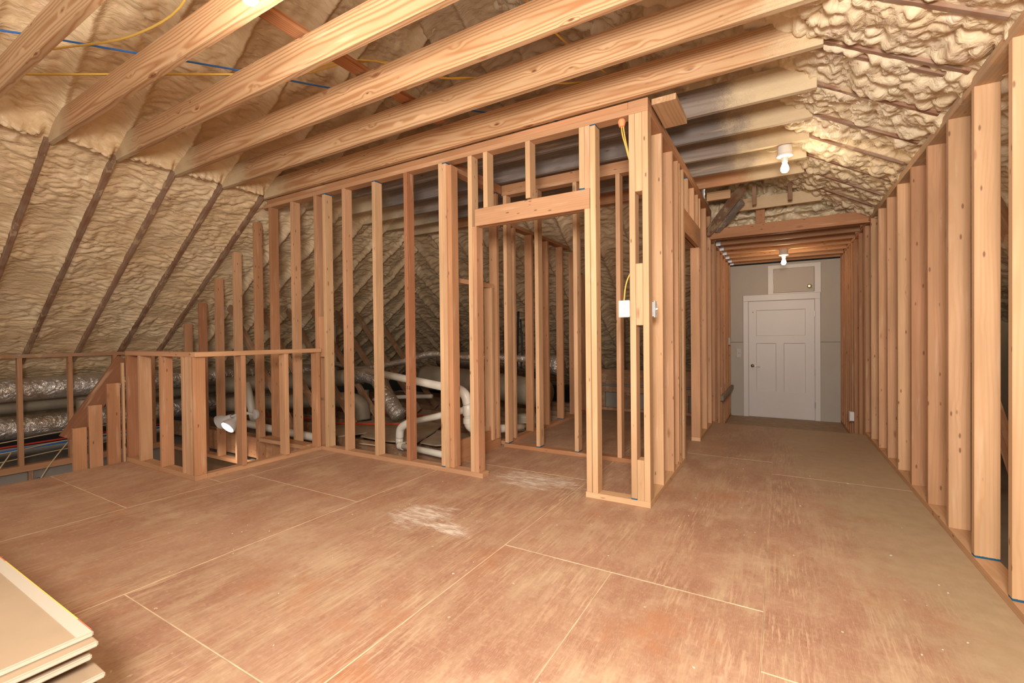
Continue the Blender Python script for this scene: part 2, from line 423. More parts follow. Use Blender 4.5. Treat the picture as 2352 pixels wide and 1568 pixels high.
# ------------------------------------------------------------------ sprayed foam on the roof slopes
def gnoise(x, y, seed):
    ix, iy = np.floor(x).astype(np.int64), np.floor(y).astype(np.int64); fx, fy = x-ix, y-iy
    def g(i, j):
        h = (i*374761393+j*668265263+seed*982451653) & 0xffffffff
        h = ((h ^ (h >> 13))*1274126177) & 0xffffffff; h = h ^ (h >> 16)
        a = (h & 0xffff)/65536.0*2*np.pi
        return np.cos(a), np.sin(a)
    u, v = fx*fx*fx*(fx*(fx*6-15)+10), fy*fy*fy*(fy*(fy*6-15)+10)
    def dot(i, j, dx, dy):
        c, s = g(i, j); return c*dx+s*dy
    a = dot(ix, iy, fx, fy); b = dot(ix+1, iy, fx-1, fy); c = dot(ix, iy+1, fx, fy-1); d = dot(ix+1, iy+1, fx-1, fy-1)
    return (a+(b-a)*u+(c-a)*v+(a-b-c+d)*u*v)*1.41
def fbm(x, y, seed, o=4):
    s = 0; a = 1
    for k in range(o): s = s+a*gnoise(x*2**k, y*2**k, seed+k); a *= .5
    return s
def bil(x, y, seed): return (np.abs(gnoise(x, y, seed))+.004)**.62*1.15

def foam_sheet(name, O, es, et, en, S, T, ds, bays, height, mat, keep=None):
    """height field over a slope; s runs up the slope, t along it, raised along en into the attic"""
    s = np.arange(S[0], S[1]+ds/2, ds); t = np.arange(T[0], T[1]+ds/2, ds)
    ss, tt = np.meshgrid(s, t, indexing='ij')
    b = np.array(bays); i = np.clip(np.searchsorted(b, tt)-1, 0, len(b)-2)
    wdt = b[i+1]-b[i]; uu = np.clip((tt-b[i])/wdt, 0, 1)
    dist = np.minimum(np.abs(tt-b[i]), np.abs(b[i+1]-tt))
    h = height(ss, tt, uu, dist)
    P = np.array(O)[None, None]+ss[..., None]*np.array(es)+tt[..., None]*np.array(et)+h[..., None]*np.array(en)
    ns, nt = ss.shape; V = P.reshape(-1, 3)
    idx = np.arange(ns*nt).reshape(ns, nt)
    F = np.stack([idx[:-1, :-1], idx[1:, :-1], idx[1:, 1:], idx[:-1, 1:]], -1).reshape(-1, 4)
    if keep is not None:
        kv = keep(V[:, 0], V[:, 1], V[:, 2]); F = F[kv[F].any(1)]
    used = np.unique(F); re = np.full(len(V), -1); re[used] = np.arange(len(used)); F = re[F]
    me = bpy.data.meshes.new(name)
    me.vertices.add(len(used)); me.vertices.foreach_set('co', V[used].astype(np.float32).ravel())
    me.loops.add(len(F)*4); me.loops.foreach_set('vertex_index', F.astype(np.int32).ravel())
    me.polygons.add(len(F)); me.polygons.foreach_set('loop_start', np.arange(0, len(F)*4, 4, dtype=np.int32))
    me.polygons.foreach_set('loop_total', np.full(len(F), 4, dtype=np.int32))
    me.polygons.foreach_set('use_smooth', np.ones(len(F), dtype=bool))
    uv = me.uv_layers.new(name='UVMap')
    st = np.stack([ss.ravel(), tt.ravel()], -1)[used][F.ravel()]
    uv.data.foreach_set('uv', st.astype(np.float32).ravel())
    me.update(); me.validate()
    return structure(link(name, me, M[mat]))

JY = [.42, .835, 1.24, 1.645, 2.072, 2.485, 2.905, 3.39, 3.83, 4.25, 4.67, 5.09]     # ceiling joists and rafters
def zl(x): return 2.59+.69*(x+4.80)
def zr(x): return 2.302+.583*(.785-x)
def zh(y): return 2.62-.69*(y-5.32)
cl = math.cos(math.atan(.69)); sl = math.sin(math.atan(.69))
bays_l = [-1.2, -.8, -.4, .0]+[y-.01 for y in JY]+[5.5, 5.9, 6.3, 6.7, 7.1, 7.5, 7.9, 8.3, 8.7, 9.1]
S_J = (4.80+.06-8.6+8.6-4.80)    # zero: s = 0 sits at the joist line
def h_left(s, t, u, d):
    wx = .55*fbm(s/.35, t/.35, 11, 3)
    calm = np.clip(.75+.9*fbm(s/.5, t/.4, 27, 2), .25, 1.15)
    lump = bil(s/.05+wx, t/.11+.6*wx, 21)*.024*calm+bil(s/.11+wx, t/.22, 33)*.030*calm+fbm(s/.6, t/.5, 41, 3)*.022
    edge = np.clip(d/.055, 0, 1); edge = edge*edge*(3-2*edge)
    low = -.022+edge*(-.028*np.sin(np.pi*u)**.7)+edge*(lump-.022)+(1-edge)*(-.008+.012*fbm(s/.14, t/.14, 91, 2))
    ridge = np.exp(-(d/.035)**2)
    up = -.085+.075*ridge+.085*np.clip(.5-np.abs(u-.5), 0, .12)*0+lump*(.9-.45*ridge)+.03*fbm(s/.3, t/.3, 55, 3)
    # lower slope behind the front partition is foamed right over its rafters
    back = np.clip((t-3.0)/.15, 0, 1)
    up2 = -.055+.06*ridge+lump*(.95-.3*ridge)+.018*fbm(s/.25, t/.25, 59, 2)
    low = low*(1-back)+up2*back
    k = np.clip((s-.12)/.16, 0, 1); k = k*k*(3-2*k)
    roll = .10*np.exp(-((s-.13-.02*fbm(t/.2, s*0+3, 71, 2))/.055)**2)*np.clip((d-.03)/.05, 0, 1)*np.clip((3.3-t)/.2, 0, 1)
    return low*(1-k)+up*k+roll+.4*roll*bil(s/.04, t/.06, 77)
inv_l = lambda x, y, z: (z < zh(y)+.10) & (z < zr(x)+.14)
foam_sheet('ceiling', (-4.80, 0, 2.59), (cl, 0, sl), (0, 1, 0), (sl, 0, -cl), (-4.5, 3.2), (-1.1, 8.6), .0105, bays_l, h_left, 'foam', inv_l)
def h_right(s, t, u, d):
    wx = .7*fbm(s/.22, t/.22, 111, 3)
    lump = bil(s/.085+wx, t/.095-wx, 121)*.040+bil(s/.22, t/.2+wx, 133)*.055+fbm(s/.5, t/.4, 141, 4)*.03
    edge = np.clip(d/.05, 0, 1); edge = edge*edge*(3-2*edge)
    low = -.012+edge*(lump-.032)-.005*edge*np.sin(np.pi*u)
    ridge = np.exp(-(d/.04)**2)
    up = -.07+.06*ridge+lump*.9
    k = np.clip((s-.80)/.25, 0, 1)
    return low*(1-k)+up*k
inv_r = lambda x, y, z: (z < zl(x)+.14) & (z < zh(y)+.10)
def inv_r2(x, y, z): return (z < zl(x)+.14) & ((z < zh(y)+.10) | (x > -.80)) & ((y < 6.14) | (x > .90))
cr = math.cos(math.atan(.583)); sr = math.sin(math.atan(.583))
bays_r = [-1.2, -.8, -.4, .0]+[y+.02 for y in JY]+[5.5, 5.92, 6.3, 6.7, 7.1, 7.5, 7.9, 8.3, 8.7, 9.1]
foam_sheet('ceiling.001', (.785, 0, 2.302), (-cr, 0, sr), (0, 1, 0), (-sr, 0, -cr), (-2.3, 3.9), (-1.1, 8.6), .0145, bays_r, h_right, 'foamr', inv_r2)
def h_hip(s, t, u, d):
    wx = .55*fbm(s/.35, t/.35, 211, 3)
    lump = bil(s/.07+wx, t/.18, 221)*.034+bil(s/.16+wx, t/.3, 233)*.03+fbm(s/.5, t/.5, 241, 3)*.03
    ridge = np.exp(-(d/.04)**2)
    return -.06+.065*ridge+lump*(1-.3*ridge)
hip_bays = [-8.6+.41*i for i in range(26)]
inv_h = lambda x, y, z: (z < zl(x)+.12) & (z < zr(x)+.12) & ~((x > -.80) & (z < 2.80))
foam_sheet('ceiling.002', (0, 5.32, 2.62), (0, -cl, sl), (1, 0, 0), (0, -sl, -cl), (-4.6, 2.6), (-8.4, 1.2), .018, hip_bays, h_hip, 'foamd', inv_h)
# flat foam above the landing, and the foam gable over the tie beam
def h_flat(s, t, u, d): return .02*fbm(s/.2, t/.2, 311, 3)+.03*bil(s/.1, t/.1, 321)
foam_sheet('ceiling.003', (-.80, 5.97, 2.46), (1, 0, 0), (0, 1, 0), (0, 0, -1), (0, 1.75), (0, 2.6), .03, [0, .4, .8, 1.2, 1.6, 2, 2.4, 2.8], h_flat, 'foamr')
def h_gab(s, t, u, d):
    wx = .8*fbm(s/.2, t/.2, 411, 3)
    return .13*bil(s/.12+wx, t/.2+wx, 421)+.08*fbm(s/.22, t/.3, 431, 3)-.05
foam_sheet('wall_gable', (0, 6.12, 2.30), (0, 0, 1), (1, 0, 0), (0, -1, 0), (0, 1.0), (-.80, .84), .012, [-.8, -.4, 0, .4, .8], h_gab, 'foamr')

# ------------------------------------------------------------------ floor, lower decks and enclosing walls
def floor():
    cols = [(-5.16, -3.71, [(-1.6, 1.29, .2), (1.29, 1.89, .7)]), (-3.97, -3.71, [(1.89, 3.02, .7)]),
            (-3.71, -2.46, [(-1.6, -.33, .5), (-.33, 2.11, .9), (2.11, 3.02, .35)]),
            (-2.46, -1.26, [(-1.6, .84, .1), (.84, 3.28, .6)]),
            (-1.26, -.68, [(-1.6, 2.05, .8)]), (-.68, -.06, [(-1.6, 2.05, .83)]),
            (-1.26, -.06, [(2.05, 4.49, .3)]),
            (-.06, .90, [(-1.6, 1.68, .75), (1.68, 4.12, .45), (4.12, 6.2, .15)]),
            (-2.46, -1.26, [(3.28, 5.72, .4), (5.72, 6.64, .55)]), (-1.26, -.06, [(4.49, 6.2, .6)]), (-1.26, -.72, [(6.2, 6.64, .2)])]
    bm = bmesh.new(); at = bm.faces.layers.float.new('tint')
    g = .0003; bv = .0030
    for x0, x1, ys in cols:
        for y0, y1, tv in ys:
            a = [(x0+g, y0+g), (x1-g, y0+g), (x1-g, y1-g), (x0+g, y1-g)]
            c = [(x0+g+bv, y0+g+bv), (x1-g-bv, y0+g+bv), (x1-g-bv, y1-g-bv), (x0+g+bv, y1-g-bv)]
            top = [bm.verts.new((x, y, 0)) for x, y in c]; md = [bm.verts.new((x, y, -.0022)) for x, y in a]; lo = [bm.verts.new((x, y, -.022)) for x, y in a]
            f = bm.faces.new(top); f[at] = tv
            bm.faces.new(lo[::-1])
            for i in range(4):
                f = bm.faces.new((md[i], md[(i+1) % 4], top[(i+1) % 4], top[i])); f.material_index = 1
                f = bm.faces.new((lo[i], lo[(i+1) % 4], md[(i+1) % 4], md[i])); f.material_index = 1
    me = bm_mesh(bm, 'floor'); me.materials.append(M['ply']); me.materials.append(M['plyedge'])
    structure(link('floor', me, None))
floor()
def deck(name, x0, x1, y0, y1, z, mat, th=.02): return structure(box(name, (x0, y0, z-th), (x1, y1, z), mat))
deck('floor_landing', -.72, .80, 6.19, 8.47, -.25, 'scrap')
structure(box('trim_1', (-.70, 6.18, -.26), (.785, 6.199, -.024), 'plyedge'))
deck('ceiling_below', -9.2, -7.24, -1.6, 9.2, -.33, 'gyp'); deck('ceiling_below.001', -7.24, -2.3, 3.05, 9.2, -.33, 'gyp')
deck('ceiling_below.002', -2.3, -.72, 6.66, 9.2, -.33, 'gyp'); deck('ceiling_below.003', .91, 3.2, -1.6, 9.2, -.33, 'gyp')
deck('floor_stairwell', -7.3, -3.95, -1.6, 3.05, -1.9, 'stairwood')
structure(box('wall_stairwell', (-7.24, -1.6, -1.88), (-7.20, 3.05, -.325), 'gyp'))
structure(box('wall_stairwell_end', (-7.20, 3.03, -1.88), (-3.95, 3.06, -.36), 'stairwood'))
structure(box('wall_stairwell_front', (-5.14, -1.6, -1.88), (-5.12, 1.9, -.024), 'gyp'))
structure(box('light_block_eave_left', (-9.0, -1.6, -.33), (-8.95, 9.2, .6), 'hole'))  # added to block world light; eave darkness painted in near-black
structure(box('light_block_eave_right', (2.66, -1.6, -.33), (2.71, 9.2, 1.3), 'foamd'))  # added sheet that keeps world light out, in foam colour
structure(box('light_block_eave_far', (-9.0, 9.15, -.33), (2.8, 9.2, 3.0), 'hole'))  # added far sheet against world light, shade painted as near-black

# ------------------------------------------------------------------ drywall end wall, door, hatch
structure(box('wall_back', (-.72, 8.46, -.26), (.80, 8.475, .968), 'drywall', bev=.002))
structure(box('wall_back.001', (-.72, 8.46, .972), (.80, 8.475, 2.235), 'drywall', bev=.002))
def casing(name, bars):
    bm = bmesh.new()
    for lo, hi in bars:
        m = Matrix.Translation([(a+b)/2 for a, b in zip(lo, hi)]) @ Matrix.Diagonal([b-a for a, b in zip(lo, hi)]+[1])
        ret = bmesh.ops.create_cube(bm, size=1, matrix=m)
        bmesh.ops.bevel(bm, geom=list({e for v in ret['verts'] for e in v.link_edges}), offset=.003, segments=1, affect='EDGES')
    return structure(link(name, bm_mesh(bm, name), M['white']))
casing('trim_2', [((-.525, 8.44, -.25), (-.452, 8.46, 1.64)), ((.463, 8.44, -.25), (.533, 8.46, 1.64)), ((-.525, 8.436, 1.64), (.533, 8.46, 1.735))])
def door():
    d = thing('door_1', 'white three-panel door at the end of the corridor', None); d['kind'] = 'structure'; d.location = (0, 8.445, -.25)
    # leaf with three sunk panels
    bm = bmesh.new(); x0, x1, z0, z1 = -.445, .458, -.243, 1.632
    xs = sorted({x0, x1, x0+.105, x1-.115, -.055, .045}); zs = sorted({z0, z1, .17, .955, 1.07, 1.49})
    y = 8.448
    def rect(a, b, c, e, yy): return bm.faces.new([bm.verts.new(p) for p in ((a, yy, c), (b, yy, c), (b, yy, e), (a, yy, e))])
    pan = [(x0+.105, x1-.115, 1.07, 1.49), (x0+.105, -.055, .17, .955), (.045, x1-.115, .17, .955)]
    for i in range(len(xs)-1):
        for j in range(len(zs)-1):
            a, b, c, e = xs[i], xs[i+1], zs[j], zs[j+1]
            if not any(p[0]-1e-4 <= a and b <= p[1]+1e-4 and p[2]-1e-4 <= c and e <= p[3]+1e-4 for p in pan): rect(a, b, c, e, y)
    for a, b, c, e in pan:
        q = .012; yy = y+.009
        rect(a+q, b-q, c+q, e-q, yy)
        o = [(a, c), (b, c), (b, e), (a, e)]; n = [(a+q, c+q), (b-q, c+q), (b-q, e-q), (a+q, e-q)]
        for k in range(4):
            k2 = (k+1) % 4
            bm.faces.new([bm.verts.new(p) for p in ((o[k][0], y, o[k][1]), (o[k2][0], y, o[k2][1]), (n[k2][0], yy, n[k2][1]), (n[k][0], yy, n[k][1]))])
    for (a, b, c, e) in ((x0, x0, z0, z1), (x1, x1, z0, z1)):
        bm.faces.new([bm.verts.new(p) for p in ((a, y, c), (a, y+.011, c), (a, y+.011, e), (a, y, e))])
    for zz in (z0, z1): bm.faces.new([bm.verts.new(p) for p in ((x0, y, zz), (x1, y, zz), (x1, y+.011, zz), (x0, y+.011, zz))])
    bmesh.ops.remove_doubles(bm, verts=bm.verts, dist=1e-5); bmesh.ops.recalc_face_normals(bm, faces=bm.faces)
    for f in bm.faces:
        if abs(f.normal.y) > .9 and f.normal.y > 0: f.normal_flip()
    link('door_leaf', bm_mesh(bm, 'door_leaf'), M['white'], d)
    h = lathe('door_handle', [(.026, 0), (.026, .008), (.012, .012), (.011, .045), (.0, .046)], (-.392, 8.448, .585), (0, -1, 0), 'bronze', d)
    tube('lever', [(-.392, 8.405, .585), (-.36, 8.400, .582), (-.32, 8.403, .574), (-.285, 8.408, .572)], .0075, 'nickel', h, 10)
    for z in (1.36, .46, -.05):
        lathe('hinge', [(.007, 0), (.007, .09), (.0, .092)], (.462, 8.440, z), (0, 0, 1), 'nickel', d, 10)
    lathe('peephole', [(.007, 0), (.006, .003), (.0, .003)], (-.385, 8.448, 1.46), (0, -1, 0), 'hole', d, 12)
door()
def hatch():
    h = thing('access_hatch', 'small beige access hatch in a white frame above the white door', 'hatch', (.19, 8.45, 1.74))
    bm = bmesh.new()
    for lo, hi in (((-.165, 8.441, 1.737), (-.095, 8.46, 2.195)), ((.462, 8.441, 1.737), (.54, 8.46, 2.195)), ((-.095, 8.441, 2.14), (.462, 8.46, 2.195)), ((-.095, 8.441, 1.737), (.462, 8.46, 1.752))):
        bmesh.ops.create_cube(bm, size=1, matrix=Matrix.Translation([(a+b)/2 for a, b in zip(lo, hi)]) @ Matrix.Diagonal([b-a for a, b in zip(lo, hi)]+[1]))
    link('hatch_frame', bm_mesh(bm, 'hatch_frame'), M['white'], h)
    p = box('hatch_panel', (-.09, 8.437, 1.757), (.452, 8.455, 2.134), 'hatchp', h, .003)
    lathe('knob', [(.030, 0), (.030, .006), (.013, .010), (.012, .03), (.026, .038), (.028, .052), (.018, .062), (0, .063)], (.39, 8.437, 1.835), (0, -1, 0), 'brass', p)
    for z in (1.80, 1.98): lathe('hinge', [(.006, 0), (.006, .09), (0, .091)], (-.093, 8.434, z), (0, 0, 1), 'nickel', h, 10)
hatch()

# ------------------------------------------------------------------ framing
T2 = .0381; D4 = .0889
def stud_x(parent, x0, yf, z0, z1, tn='stud', mark=0, mat='stud', d=D4, name='stud'):
    """stud of a wall that runs along X: narrow face at yf"""
    return board(name, (x0, yf, z0), (x0+T2, yf+d, z1), 'z', mat, tn, parent, bool(mark), mark == 2)
def stud_y(parent, xf, y0, z0, z1, tn='stud', mark=0, mat='stud', d=D4, name='stud'):
    """stud of a wall that runs along Y: narrow faces at xf and xf+d"""
    return board(name, (xf, y0, z0), (xf+d, y0+T2, z1), 'z', mat, tn, parent, bool(mark), mark == 2)
ZP0, ZP1, ZP2 = 2.518, 2.556, 2.600
YF = 2.93
def front_wall():
    w = thing('stud_wall', 'long stud partition with a doorway, facing the camera across the open floor', 'stud wall', (-.72, YF, 0))
    # plates
    board('bottom_plate', (-3.96, YF, 0), (-2.0, YF+D4, T2), 'x', 'stud', 'stud', w)
    board('bottom_plate', (-1.150, YF, 0), (-.713, YF+D4, T2), 'x', 'stud', 'pale', w)
    board('bottom_plate', (-7.0, YF, -.34), (-3.99, YF+D4, -.302), 'x', 'stud', 'warm', w)
    xs = -4.72
    board('top_plate', (xs-.12, YF, ZP0), (-.713, YF+D4, ZP1), 'x', 'stud', 'stud', w)
    board('top_plate', (xs-.05, YF, ZP1), (-.84, YF+D4, ZP2), 'x', 'stud', 'warm', w)
    board('top_plate', (-.839, YF, ZP1), (-.713, YF+D4, ZP2), 'x', 'stud', 'stud', w)
    # short studs under the slope over the stairwell, running down past the floor
    for x, tn in ((-6.63, 'warm'), (-6.26, 'red'), (-5.87, 'warm'), (-5.47, 'stud'), (-5.05, 'warm'), (-4.75, 'warm'), (-4.37, 'stud')):
        top = min(ZP0, zl(x)-.03)
        p = lumber('stud', (x+T2/2, YF+D4/2, -.302), (x+T2/2, YF+D4/2, top), (1, 0, 0), T2, D4, 'stud', tn, w, cut=(1, 0, .02) if top < ZP0 else None)
    stud_x(w, -3.995, YF, -.302, ZP0, 'warm'); stud_x(w, -3.862, YF, T2, ZP0, 'pale', 2)
    board('stud', (-3.955, YF+.012, .92), (-3.865, YF+.05, 1.32), 'z', 'stud', 'warm', w)
    for x, tn, mk in ((-3.578, 'stud', 0), (-3.176, 'pale', 2), (-2.79, 'red', 0)): stud_x(w, x, YF, T2, ZP0, tn, mk)
    stud_x(w, -2.406, YF, T2, ZP0, 'pale', 1); stud_x(w, -2.367, YF+.001, T2, ZP0, 'stud', 2)
    stud_x(w, -2.328, YF+.02, T2, ZP0-.02, 'warm')
    # doorway
    stud_x(w, -2.111, YF, T2, ZP0, 'pale', 0, name='king_stud')
    stud_x(w, -2.071, YF, T2, 1.962, 'stud', 0, name='jack_stud'); stud_x(w, -2.046, YF+.002, 2.094, ZP0, 'stud', name='jack_stud') if 0 else None
    stud_x(w, -1.965, YF, 2.094, ZP0, 'pale', 0, name='cripple_stud')
    stud_x(w, -1.595, YF, 2.105, ZP0, 'pale', 0, name='cripple_stud')
    stud_x(w, -1.178, YF, 2.094, ZP0, 'pale', 1, name='cripple_stud')
    stud_x(w, -1.142, YF, T2, 1.962, 'pale', 0, name='jack_stud')
    stud_x(w, -1.139, YF, 2.094, ZP0, 'stud', 0, name='cripple_stud')
    stud_x(w, -1.100, YF, T2, ZP0, 'pale', 2, name='king_stud')
    board('header', (-2.046, YF-.001, 1.962), (-1.104, YF+.037, 2.094), 'x', 'stud', 'stud', w)
    board('header', (-2.032, YF+.05, 1.962), (-1.104, YF+.088, 2.09), 'x', 'stud', 'warm', w)
    # corner post of three studs with filler blocks
    stud_x(w, -.836, YF, T2, ZP0, 'pale', 1); stud_x(w, -.752, YF, T2, ZP0, 'pale')
    for z0, z1, dp in ((2.02, ZP0, 0), (1.165, 1.56, 0), (T2, .30, 0)):
        board('blocking', (-.797, YF+.001, z0), (-.753, YF+D4, z1), 'z', 'stud', 'pale', w)
    # pencilled heights
    for txt, x, z, s in (('2.2', -2.76, .66, .035), ('12.2', -3.968+.06, .50, .03)):
        cu = bpy.data.curves.new('pencil_note', 'FONT'); cu.body = txt; cu.size = s; cu.extrude = .0003; cu.align_x = 'CENTER'
        o = bpy.data.objects.new('pencil_note', cu); COL.objects.link(o); cu.materials.append(M['ink'])
        o.parent = w; o.location = (x+.72, -.0012, z); o.rotation_euler = (R(90), 0, 0)
    return w
front_wall()

XC = -.713
def corridor_wall():
    w = thing('stud_wall', 'stud partition with a doorway along the left side of the corridor', 'stud wall', (XC, 4, 0))
    xa = XC-D4
    board('bottom_plate', (xa, YF+D4, 0), (XC, 4.215, T2), 'y', 'stud', 'pale', w)
    board('bottom_plate', (xa, 5.03, 0), (XC, 6.0, T2), 'y', 'stud', 'pale', w)
    board('top_plate', (xa, YF+D4+.001, ZP0), (XC, 6.0, ZP1), 'y', 'stud', 'warm', w)
    board('top_plate', (xa, YF+D4+.001, ZP1), (XC, 6.0, ZP2), 'y', 'stud', 'warm', w)
    for y, tn in ((3.312, 'pale'), (3.677, 'stud'), (3.90, 'stud'), (3.965, 'pale'), (4.13, 'stud')): stud_y(w, xa, y, T2, ZP0, tn)
    stud_y(w, xa, 4.172, T2, 2.0, 'stud', name='jack_stud')
    stud_y(w, xa, 5.035, T2, 2.0, 'stud', name='jack_stud')
    stud_y(w, xa, 5.10, T2, ZP0, 'stud', name='king_stud')
    for y in (5.53, 5.93): stud_y(w, xa, y, T2, ZP0, 'stud')
    for y in (4.36, 4.70, 4.95): stud_y(w, xa, y, 2.20, ZP0, 'stud', 2 if y < 4.5 else 0, name='cripple_stud')
    board('header', (XC-.038, 4.172, 2.0), (XC, 5.10, 2.20), 'y', 'stud', 'warm', w)
    board('header', (xa, 4.172, 2.0), (xa+.038, 5.10, 2.20), 'y', 'stud', 'warm', w)
corridor_wall()

def recess_walls():
    w = thing('stud_wall', 'stud partition at the back of the recess behind the doorway', 'stud wall', (-1.6, 3.88, 0))
    board('bottom_plate', (-2.385, 3.88, 0), (-.805, 3.969, T2), 'x', 'stud', 'warm', w)
    board('top_plate', (-2.385, 3.88, ZP0-.02), (-.805, 3.969, ZP0+.018), 'x', 'stud', 'stud', w)
    board('top_plate', (-2.385, 3.88, ZP0+.018), (-.805, 3.969, ZP2), 'x', 'stud', 'warm', w)
    for x, mk, tn in ((-2.37, 1, 'stud'), (-2.021, 1, 'pale'), (-1.626, 1, 'pale'), (-1.227, 0, 'stud'), (-.845, 0, 'stud')):
        stud_x(w, x, 3.88, T2, ZP0-.02, tn, mk)
    s = thing('stud_wall', 'short half-open stud wall on the left side of the recess', 'stud wall', (-2.42, 3.4, 0))
    board('rim_board', (-2.458, YF+D4, -.02), (-2.42, 3.88, .19), 'y', 'stud', 'warm', s)
    board('top_plate', (-2.47, YF+D4, ZP0), (-2.387, 3.879, ZP1), 'y', 'stud', 'warm', s)
    board('top_plate', (-2.47, YF+D4, ZP1), (-2.387, 3.879, ZP2), 'y', 'stud', 'warm', s)
    board('ledger', (-2.445, YF+D4, 1.575), (-2.407, 3.76, 1.615), 'y', 'stud', 'stud', s)
    stud_y(s, -2.487, 3.70, .10, 1.575, 'stud'); stud_y(s, -2.487, 3.80, .10, ZP0, 'stud', 2)
    i = thing('stud_wall', 'stud partition running back from the recess beside the pipes and ducts', 'stud wall', (-2.40, 5.2, 0))
    xa = -2.482
    board('bottom_plate', (xa, 3.97, 0), (xa+D4, 6.6, T2), 'y', 'stud', 'warm', i)
    board('top_plate', (xa, 3.97, 2.24), (xa+D4, 5.6, 2.28), 'y', 'stud', 'warm', i)
    for k, (y, tn, mk) in enumerate(((4.13, 'stud', 0), (4.52, 'warm', 0), (4.93, 'warm', 0), (5.35, 'warm', 1), (5.76, 'warm', 0), (6.16, 'warm', 0), (6.5, 'warm', 0))):
        stud_y(i, xa, y, T2, min(2.24, zh(y)-.06), tn, mk)
recess_walls()

def right_wall():
    w = thing('stud_wall', 'row of tall studs along the right side of the room and corridor', 'stud wall', (.785, 3, 0))
    x0 = .785
    board('bottom_plate', (x0, -1.2, 0), (x0+D4, 6.17, T2), 'y', 'stud', 'stud', w)
    board('top_plate', (x0, -1.2, 2.245), (x0+D4, 6.0, 2.273), 'y', 'rafter', 'joist', w)
    board('top_plate', (x0+.004, -1.2, 2.273), (x0+D4, 6.0, 2.302), 'y', 'rafter', 'joist', w)
    for y, tn, mk in ((.90, 'pale', 0), (1.31, 'pale', 0), (1.72, 'pale', 0), (2.13, 'pale', 0), (2.537, 'pale', 1), (2.945, 'pale', 1), (3.325, 'stud', 0), (3.725, 'stud', 0), (4.134, 'stud', 0), (4.556, 'stud', 0), (4.954, 'stud', 0), (5.351, 'stud', 0), (5.76, 'stud', 0), (6.13, 'stud', 0)):
        stud_y(w, x0, y, T2, 2.245, tn, mk)
    l = thing('stud_wall', 'lower stud wall on the right of the landing before the white door', 'stud wall', (.785, 7.2, -.25))
    board('bottom_plate', (x0, 6.19, -.25), (x0+D4, 8.45, -.212), 'y', 'stud', 'warm', l)
    board('top_plate', (x0, 6.02, 2.25), (x0+D4, 8.45, 2.288), 'y', 'stud', 'warm', l)
    for y in (6.20, 6.57, 6.97, 7.22, 7.42, 7.66, 7.84, 8.08, 8.25, 8.41): stud_y(l, x0, y, -.212, 2.25, 'warm')
    m = thing('stud_wall', 'lower stud wall on the left of the landing before the white door', 'stud wall', (XC, 7.2, -.25))
    xa = XC-D4
    board('bottom_plate', (xa, 6.19, -.25), (XC, 8.45, -.212), 'y', 'stud', 'warm', m)
    board('top_plate', (xa, 6.02, 2.25), (XC, 8.45, 2.288), 'y', 'stud', 'warm', m)
    for y in (6.30, 6.44, 6.85, 7.2, 7.6, 8.0, 8.38): stud_y(m, xa, y, -.212, 2.25, 'warm')
    board('rail', (XC+.001, 6.85, .19), (XC+.04, 8.44, .26), 'y', 'rafter', 'grey', m)
    for y in (7.05, 7.4, 7.82, 8.2): stud_y(m, xa, y, -.212, .36, 'warm')
right_wall()
structure(box('light_block_hip', (-.86, 5.13, 2.32), (-.82, 6.2, 3.25), 'foamd'))  # added to stop world light leaking past the cut hip foam
structure(box('light_block_landing_left', (-.86, 6.05, -.33), (-.84, 8.5, 2.45), 'foamd'))  # added behind the left landing studs to block world light
structure(box('light_block_landing_right', (.93, 6.05, -.33), (.95, 8.5, 2.45), 'foamd'))  # same added light block behind the right landing studs

def guard():
    g = thing('guard_railing', 'L-shaped stud guard railing round the stair opening', 'railing', (-3.97, 1.80, 0))
    y0 = 1.80; xa = -3.97
    board('bottom_plate', (-5.155, y0, 0), (-3.928, y0+D4, T2), 'x', 'stud', 'stud', g)
    board('bottom_plate', (xa-D4+.06, y0+D4, 0), (xa+.045, YF-.001, T2), 'y', 'stud', 'stud', g)
    board('top_rail', (-5.155, y0, .968), (-3.97, y0+D4, 1.006), 'x', 'stud', 'stud', g)
    board('top_rail', (-3.969, y0, .968), (-3.90, YF-.001, 1.006), 'y', 'stud', 'stud', g)
    for x, tn in ((-5.15, 'red'), (-4.90, 'stud'), (-4.505, 'warm'), (-4.128, 'stud')): stud_x(g, x, y0, T2, .968, tn)
    board('corner_post', (-4.062, y0-.002, T2), (-3.97, y0+.09, .968), 'z', 'stud', 'stud', g)
    board('corner_post', (-3.969, y0-.001, T2), (-3.931, y0+.087, .968), 'z', 'stud', 'warm', g)
    for y, tn in ((2.155, 'stud'), (2.545, 'stud'), (2.88, 'warm')): stud_y(g, xa-D4+.06, y, T2, .968, tn)
    s = thing('stair_guard', 'sloping guard of short studs going down beside the floor edge', 'railing', (-5.2, 1.6, 0))
    xs = -5.165
    for (ya, yb, zt, tn) in ((1.44, 1.53, .36, 'warm'), (1.545, 1.637, .54, 'stud'), (1.672, 1.765, .72, 'warm'), (1.782, 1.80, .90, 'stud')):
        lumber('stud', (xs-.02, (ya+yb)/2, -.5), (xs-.02, (ya+yb)/2, zt), (0, 1, 0), yb-ya, .036, 'stud', tn, s)
    lumber('sloped_plate', (xs-.06, 1.43, .27), (xs-.06, 1.83, .93), (0, 0, 1), .14, .038, 'stud', 'plate', s)
guard()

